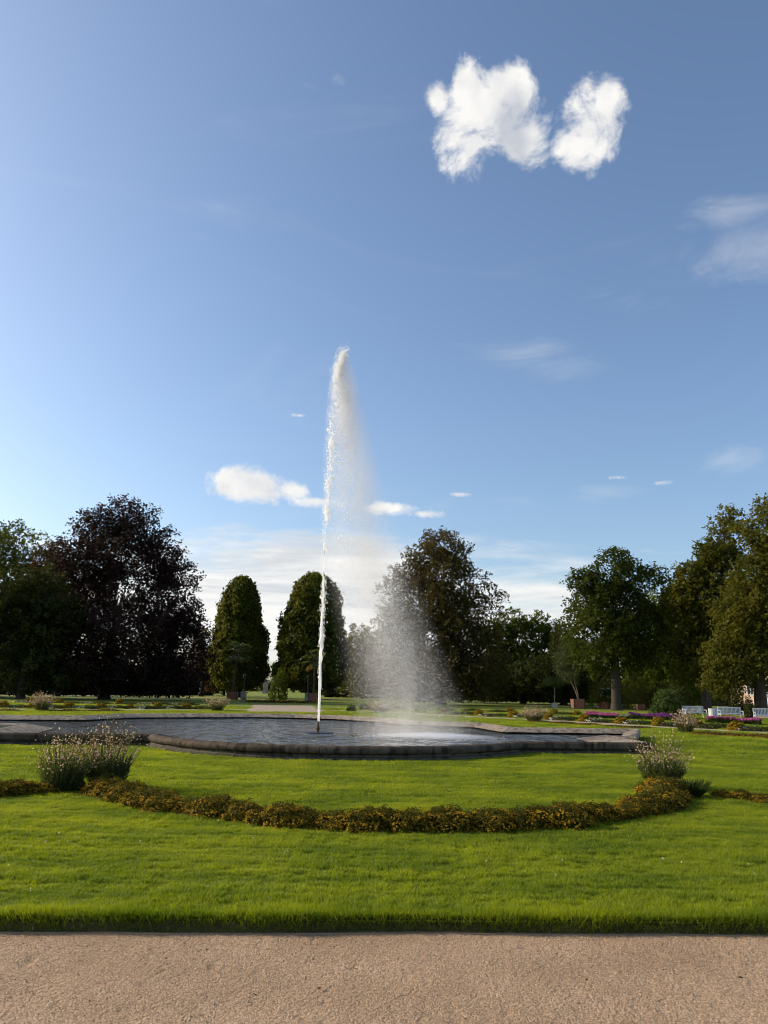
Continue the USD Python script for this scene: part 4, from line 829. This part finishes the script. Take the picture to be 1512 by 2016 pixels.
def palm(label, px, D, z0, topz, cr, seed, lean):
    b, _ = tub_at('wooden plant tub holding the ' + ('left' if px < 500 else 'right') + ' palm by the avenue', px, D, 1.15, 1.0)
    b = b.copy(); b[2] = z0; rng = np.random.default_rng(seed); p = thing('potted_palm', label, 'palm', b)
    zc = topz - cr * .72 - z0; c = np.array([lean, 0, zc])
    obj('trunk', limb(rng, np.array([0, 0, -.15]), c, .13, .11, .03, 10, 9), mat_bark, p, smooth=True)
    for k in range(34):
        a = rng.uniform(0, 6.283); el = rng.uniform(-.75, 1.3); d = np.array([math.cos(a) * math.cos(el), math.sin(a) * math.cos(el), math.sin(el)]); st = cr * rng.uniform(.45, .65)
        hubp = c + d * st; side = unit(np.cross(d, [0, 0, 1.0])); nup = np.cross(side, d); V, Fs = [], []
        for q in np.linspace(-1.35, 1.35, 15):
            dr = d * math.cos(q) + side * math.sin(q); Lf = cr * .5 * (1 - .15 * abs(q)); w_ = unit(np.cross(dr, nup)) * .045
            m0, e = hubp + dr * Lf * .55 - nup * .03, hubp + dr * Lf + np.array([0, 0, -Lf * .28]); n0 = len(V) * 1
            V += [hubp, m0 + w_, e, m0 - w_]; Fs += [[n0, n0 + 1, n0 + 2], [n0, n0 + 2, n0 + 3]]
        v2, f2 = tube([c, c + d * st * .6, hubp], [.025, .02, .015], 4); f2 = f2 + len(V)
        obj('frond', (np.vstack([np.array(V), v2]), np.vstack([np.array(Fs), f2])), m_palmdry if el < -.5 else m_palm, p)
palm('potted palm with wide fan leaves before the left clipped chestnut', 457, 92, .95, at(460, 1264, 92)[2], 1.75, 401, .35)
palm('potted palm with hanging fans half hidden by the jet', 617, 92, .95, at(622, 1280, 92)[2], 1.75, 402, .05)

def lamp_builder(p):
    obj('pedestal', cat_([box(.75, .75, .12, (0, 0, .06), .02), box(.58, .58, .75, (0, 0, .49), .02), box(.7, .7, .1, (0, 0, .91), .02)]), mat_stone, p)
    obj('post', lathe([(0, .95), (.16, .95), (.16, 1.02), (.09, 1.06), (.07, 1.2), (.05, 1.3), (.045, 2.2), (.06, 2.25), (.05, 2.32), (.10, 2.36), (0, 2.37)], 12), mat_metal, p, smooth=40)
    obj('lantern_glass', lathe([(.10, 2.38), (.19, 2.78), (.185, 2.78), (.095, 2.385)], 6), mat_glass, p)
    ms = [tube([[.105 * math.cos(a), .105 * math.sin(a), 2.37], [.195 * math.cos(a), .195 * math.sin(a), 2.79]], .012, 4) for a in np.arange(6) * math.pi / 3]
    obj('lantern_frame', cat_(ms), mat_metal, p)
    obj('lantern_roof', lathe([(.23, 2.78), (.22, 2.81), (.08, 2.98), (.03, 3.0), (.03, 3.08), (0, 3.1)], 6), mat_metal, p)
sp_lamp = Spawner(lamp_builder)
for px, py, lab in ((479, 1379.5, 'old lantern on a stone pedestal beside the left palm tub'), (605, 1381, 'old lantern on a stone pedestal just left of the white jet')):
    sp_lamp('street_lamp', lab, 'lamp', gp(px, py), 0, (1, 1, 1), 'lanterns flanking the avenue')

# potted trees at the right
b, _ = tub_at('large wooden tub of the leaning potted tree before the hedge', 1137, 78, 1.1, 1.0)
b[2] = .9; rng = np.random.default_rng(411); p = thing('potted_tree', 'leaning potted tree with silvery green oval crown in front of the hedge', 'tree', b)
s = pxm(78); cc = np.array([-17 * s, 0, 68 * s - .9 + .55])
obj('trunk', cat_([limb(rng, np.array([0.1, 0, -.1]), cc * [.75, 1, .55], .06, .04), limb(rng, np.array([0.15, 0, .1]), cc * [.35, 1, .6], .05, .03)]), noisy('pale_bark', (.16, .11, .08), (.26, .19, .14), 8), p, smooth=True)
pts_, u_ = crown_points(rng, [[cc[0], 0, cc[2] + .3, 1.35, 1.2, 1.9, 1], [cc[0] - .2, 0, cc[2] + 1.0, 1.0, .9, 1.3, 1], [cc[0] + .6, 0, cc[2] - 1.0, .9, .8, .8, .7]], 6500, .2, 9, .45, .25, 1.0)
obj('crown', leaves(rng, pts_, .14, .4, .4, outward=u_, ob=.4), leaf_mat('silver_green_leaf', (0.05, 0.065, 0.03), (0.12, 0.145, 0.065), .3, scale=1), p)
# small standard tree in a concrete pot
b = at(1092, 1380, 80); b[2] = 0
p = thing('concrete_planter', 'pale square concrete planter holding the thin standard tree', 'planter', b)
obj('box', box(.55, .55, .5, (0, 0, .25), .03), mat_conc, p); obj('soil', box(.45, .45, .02, (0, 0, .505)), mat_soil, p)
b2 = b.copy(); b2[2] = .5; p = thing('standard_tree', 'thin standard tree with flat crown and pale stem in the concrete planter', 'tree', b2)
obj('trunk', tube([[0, 0, -.05], [.01, 0, .9], [0, 0, 1.6]], [.035, .03, .025], 6), mat_conc, p, smooth=True)
pts_, u_ = crown_points(rng, [[0, 0, 1.95, 1.1, .9, .4, 1], [-.5, 0, 2.2, .6, .5, .5, 1], [.5, .1, 2.2, .6, .5, .5, 1]], 1800, .15, 9, .45, .2, 1.0)
obj('crown', leaves(rng, pts_, .13, .4, .5, outward=u_, ob=.4), m_shrub, p)
# terracotta pots
def pot_builder(p):
    obj('pot', lathe([(0, 0), (.22, 0), (.30, .42), (.34, .44), (.35, .54), (.31, .55), (.29, .45), (0, .45)], 18), mat_terra, p, smooth=40)
    obj('soil', lathe([(0, .47), (.28, .47)], 14), mat_soil, p)
sp_pot = Spawner(pot_builder)
for px, py, k, lab in ((1193, 1395.5, 1.25, 'larger sunlit terracotta pot left of the maple trunk'), (1181, 1394.0, .9, 'smaller shaded terracotta pot beside the larger one')):
    sp_pot('terracotta_pot', lab, 'pot', gp(px, py), 0, (k, k, k), 'terracotta pots by the maple')
g_ = gp(1194, 1395.5); g_[2] = .55
p = thing('potted_shrub', 'round potted shrub with white flower heads by the maple trunk', 'bush', g_); rng = np.random.default_rng(415)
pts_, u_ = crown_points(rng, [[0, 0, .75, .85, .8, .65, 1], [.1, 0, 1.2, .55, .5, .4, 1]], 1600, .12, 8, .4, .15, 1.0)
obj('stems', cat_([limb(rng, np.zeros(3), np.array([rng.uniform(-.4, .4), rng.uniform(-.3, .3), .9]), .02, .01) for _ in range(6)]), mat_bark, p); obj('foliage', leaves(rng, pts_, .15, .4, .55), m_shrub, p, kind='stuff')
obj('blossoms', leaves(rng, pts_[::14] + u_[::14] * .12 + [0, 0, .1], .10, .9, .9), m_white_f, p, kind='stuff')
tub_at('small empty looking wooden tub in the shade right of the maple', 1260, 76, .72, .62)

# benches
def bench_builder(p):
    W_ = 1.75
    for k in range(5): obj('seat_slat', box(W_, .075, .025, (0, -.18 + k * .095, .44), .006), mat_white, p)
    for k in range(17): obj('back_slat', box(.045, .022, .40, (-W_ / 2 + .09 + k * (W_ - .18) / 16, .285 + .03, .68), .005), mat_white, p)
    obj('top_rail', box(W_, .04, .08, (0, .32, .90), .012), mat_white, p); obj('lower_rail', box(W_ - .08, .035, .06, (0, .305, .47), .008), mat_white, p)
    for sx in (-1, 1):
        obj('leg', box(.06, .06, .64, (sx * (W_ / 2 - .03), -.22, .32), .008), mat_white, p); obj('leg', box(.06, .06, .92, (sx * (W_ / 2 - .03), .30, .46), .008), mat_white, p)
        obj('armrest', box(.07, .58, .035, (sx * (W_ / 2 - .03), .02, .655), .01), mat_white, p); obj('side_rail', box(.045, .46, .06, (sx * (W_ / 2 - .03), .04, .40), .006), mat_white, p)
sp_bench = Spawner(bench_builder)
for px, py, rz, lab in ((1369, 1415, 6, 'white slatted bench left of the litter bin'), (1440, 1417.5, -3, 'white slatted bench right of the litter bin, facing the lawn'), (1512, 1421.5, -12, 'white slatted bench cut off by the right picture edge')):
    sp_bench('park_bench', lab, 'bench', gp(px, py), rz, (.86, .9, .88), 'white park benches')
g_ = gp(1404, 1414)
p = thing('litter_bin', 'pale round litter bin between the two white benches', 'litter bin', g_)
obj('body', lathe([(0, 0), (.25, 0), (.27, .05), (.29, .62), (.30, .66), (.27, .66), (.25, .1), (0, .1)], 18), mat_white, p, smooth=40)

# pale building glimpsed through the trees at the right
m_wall = noisy('rose_plaster', (.36, .25, .19), (.48, .36, .28), 2, .9)
m_roof = noisy('roof_tile', (.12, .05, .035), (.2, .09, .06), 3, .9)
m_dkglass = M('window_glass', {'p': ('principled_bsdf', dict(base_color=(.02, .022, .025), roughness=.08))}, [], 'p.BSDF')
b = at(1492, 1385, 150); b[2] = 0
p = thing('pale_building', 'pale rose building glimpsed between trunks behind the benches', 'building', b, -62)
obj('wall', cat_([box(22, 9, 6.5, (4, 0, 3.25)), box(22.4, 9.4, .25, (4, 0, 6.4), .05)]), m_wall, p)
rv = np.array([[-7.4, -5, 6.6], [15.4, -5, 6.6], [15.4, 5, 6.6], [-7.4, 5, 6.6], [-4, 0, 9.6], [12, 0, 9.6]]); obj('roof', (rv, np.array([[0, 1, 5], [0, 5, 4], [1, 2, 5], [2, 3, 4], [2, 4, 5], [3, 0, 4], [0, 2, 1], [0, 3, 2]])), m_roof, p)
for k in range(6):
    x = -5 + k * 3.5
    w_ = obj('window', cat_([box(1.5, .12, .14, (x, -4.52, 4.3)), box(1.5, .12, .14, (x, -4.52, 1.7)), box(.14, .12, 2.5, (x - .7, -4.52, 3.0)), box(.14, .12, 2.5, (x + .7, -4.52, 3.0)), box(.06, .08, 2.5, (x, -4.53, 3.0)), box(1.3, .08, .06, (x, -4.53, 3.4))]), mat_white, p)
    obj('pane', box(1.28, .05, 2.46, (x, -4.5, 3.0)), m_dkglass, w_)
# distant stone pillar at the end of the avenue
g_ = at(523, 1355, 190); g_[2] = 0
p = thing('stone_pillar', 'distant grey stone pillar at the end of the avenue', 'pillar', g_)
obj('base', box(1.4, 1.4, .7, (0, 0, .35), .06), mat_stone, p); obj('shaft', box(1.0, 1.0, 2.2, (0, 0, 1.8), .05), mat_stone, p); obj('cap', box(1.4, 1.4, .3, (0, 0, 3.05), .06), mat_stone, p)

# ------------------------------------------------------------------ grass
def grass_tile(seed, size, n, h, w):
    rng = np.random.default_rng(seed); xy = rng.uniform(-size / 2, size / 2, (n, 2)); a = rng.uniform(0, 6.283, n); hh = h * rng.uniform(.55, 1.2, n) * (.4 + 1.2 * meshkit.noise(np.column_stack([xy * [9, 22], np.full(n, seed)]), 3)); ln = rng.uniform(.15, .75, n) * hh
    la = rng.uniform(0, 6.283, n); s = np.stack([np.cos(a), np.sin(a), 0 * a], 1) * (w * rng.uniform(.7, 1.3, n))[:, None] / 2
    b0 = np.column_stack([xy, np.full(n, -.005)]); d = np.stack([np.cos(la) * ln, np.sin(la) * ln, hh], 1)
    m0 = b0 + d * [.35, .35, .6]; e = b0 + d
    v = np.stack([b0 - s, b0 + s, m0 + s * .8, m0 - s * .8, e], 1).reshape(-1, 3); k = np.arange(n)[:, None] * 5
    return v, np.vstack([k + [0, 1, 2], k + [0, 2, 3], k + [3, 2, 4]])
def grass_field(name, region, size, n, h, w, nproto, seed, follow=False):
    rng = np.random.default_rng(seed); x0, y0, x1, y1 = region.bounds
    gx, gy = np.meshgrid(np.arange(x0, x1, size), np.arange(y0, y1, size)); P = np.stack([gx.ravel(), gy.ravel()], 1) + size / 2
    if follow: P[:, 1] += np.array([edge_y(q) for q in P[:, 0]]) - y0 + .0
    P = P[contains_xy(region, P[:, 0], P[:, 1])]
    hz = .45 + 1.05 * meshkit.fbm(np.column_stack([P * [.8, 2.6], np.zeros(len(P))]), 3, seed)
    protos = [(f'grass_tuft_{"abcdef"[i]}', grass_tile(seed * 10 + i, size * 1.08, n, h, w), mat_grass, False) for i in range(nproto)]
    rz = rng.integers(0, 2, len(P)) * math.pi
    pr = instancer(f'/World/{name}', protos, np.column_stack([P, np.zeros(len(P))]), rng.integers(0, nproto, len(P)), rz, np.column_stack([np.ones(len(P)), np.ones(len(P)), hz]))
    tag(pr, {'grass': 'short mown green grass of the front lawn'}.get(name, 'short mown green grass further back around the basin'), 'grass', kind='stuff')
view = lambda y0, y1, mrg: Polygon([(-y0 * .53 - mrg, y0), (y0 * .53 + mrg, y0), (y1 * .53 + mrg, y1), (-y1 * .53 - mrg, y1)])
blk = basin_poly.buffer(.40, join_style=2)
ye = min(edge_y(-4), edge_y(4))
front = Polygon([(-7, edge_y(-7) + .05), (7, edge_y(7) + .05), (7.2, 11.5), (-7.2, 11.5)])
grass_field('grass', front, .22, 760, .034, .0046, 6, 1, True)
grass_field('grass_001', view(11.5, 21, 1.5).difference(blk), .28, 560, .036, .0075, 5, 2)
far_grass = view(21, 62, 2).difference(blk).difference(pathA.buffer(.3)).difference(pathB.buffer(.3)).difference(pathC.buffer(.3))
grass_field('grass_002', far_grass, 1.0, 1100, .06, .02, 3, 3)
# ragged tufts hanging over the cut edge
rng = np.random.default_rng(88); n = 36000; x = rng.uniform(-4.5, 4.8, n); y = np.array([edge_y(q) for q in x]) - rng.uniform(-.17, .045, n) * (.7 + .5 * meshkit.fbm(np.stack([x * 2.5, x * 0, x * 0], 1), 3, 9)); z = np.where(y < np.array([edge_y(q) for q in x]), rng.uniform(-.09, .0, n), 0)
a = rng.uniform(0, 6.283, n); s = np.stack([np.cos(a), np.sin(a), 0 * a], 1) * .0025; ln = rng.uniform(.03, .085, n) * (.6 + .8 * meshkit.noise(np.stack([x * 5, x * 0, x * 0], 1), 12)); d = np.stack([rng.normal(size=n) * .45, -rng.uniform(.1, .9, n), rng.uniform(-.2, .9, n)], 1); d = unit(d) * ln[:, None]
d[:, 2] = np.where(rng.uniform(0, 1, n) < .3, np.abs(d[:, 2]) + .02, d[:, 2]); b0 = np.stack([x, y, z], 1); v = np.stack([b0 - s, b0 + s, b0 + d], 1).reshape(-1, 3)
tag(obj('edge_grass', (v, np.arange(3 * n).reshape(-1, 3)), mat_grass), 'ragged grass fringe hanging over the cut edge of the front lawn', 'grass', kind='stuff')
# clover heads in the front lawn
rng = np.random.default_rng(95); n = 45; y = rng.uniform(5.9, 11, n); x = rng.uniform(-.5, .5, n) * y
tag(obj('clover_heads', leaves(rng, np.repeat(np.stack([x, y, np.full(n, .035)], 1), 4, 0) + rng.normal(size=(4 * n, 3)) * .006, .011, .6, .9), m_white_f), 'scattered tiny white clover heads in the front lawn', 'clover', kind='stuff')
rng = np.random.default_rng(97); n = 26; x = rng.uniform(-3, 3.2, n); y = 4.0 + rng.uniform(0, 1, n) ** .7 * 1.6
tag(obj('fallen_leaves', leaves(rng, np.stack([x, y, np.full(n, -.07)], 1), .035, 3.0, .6), m_rust), 'few dry brown leaves lying on the foreground gravel', 'leaves', kind='stuff')
# loose pebbles on the gravel
rng = np.random.default_rng(91); n = 5000; x = rng.uniform(-3.2, 3.4, n); ym = np.array([edge_y(q) for q in x]); y = 3.6 + rng.uniform(0, 1, n) * (ym - .08 - 3.6)
pv, pf = drops(rng, np.stack([x, y, np.full(n, -.082)], 1), rng.uniform(.002, .006, n) * rng.choice([1, 1.8], n, p=[.93, .07]), .7)
tag(obj('pebbles', (pv, pf), mat_gravel), 'loose pebbles scattered on the foreground gravel', 'pebbles', kind='stuff')
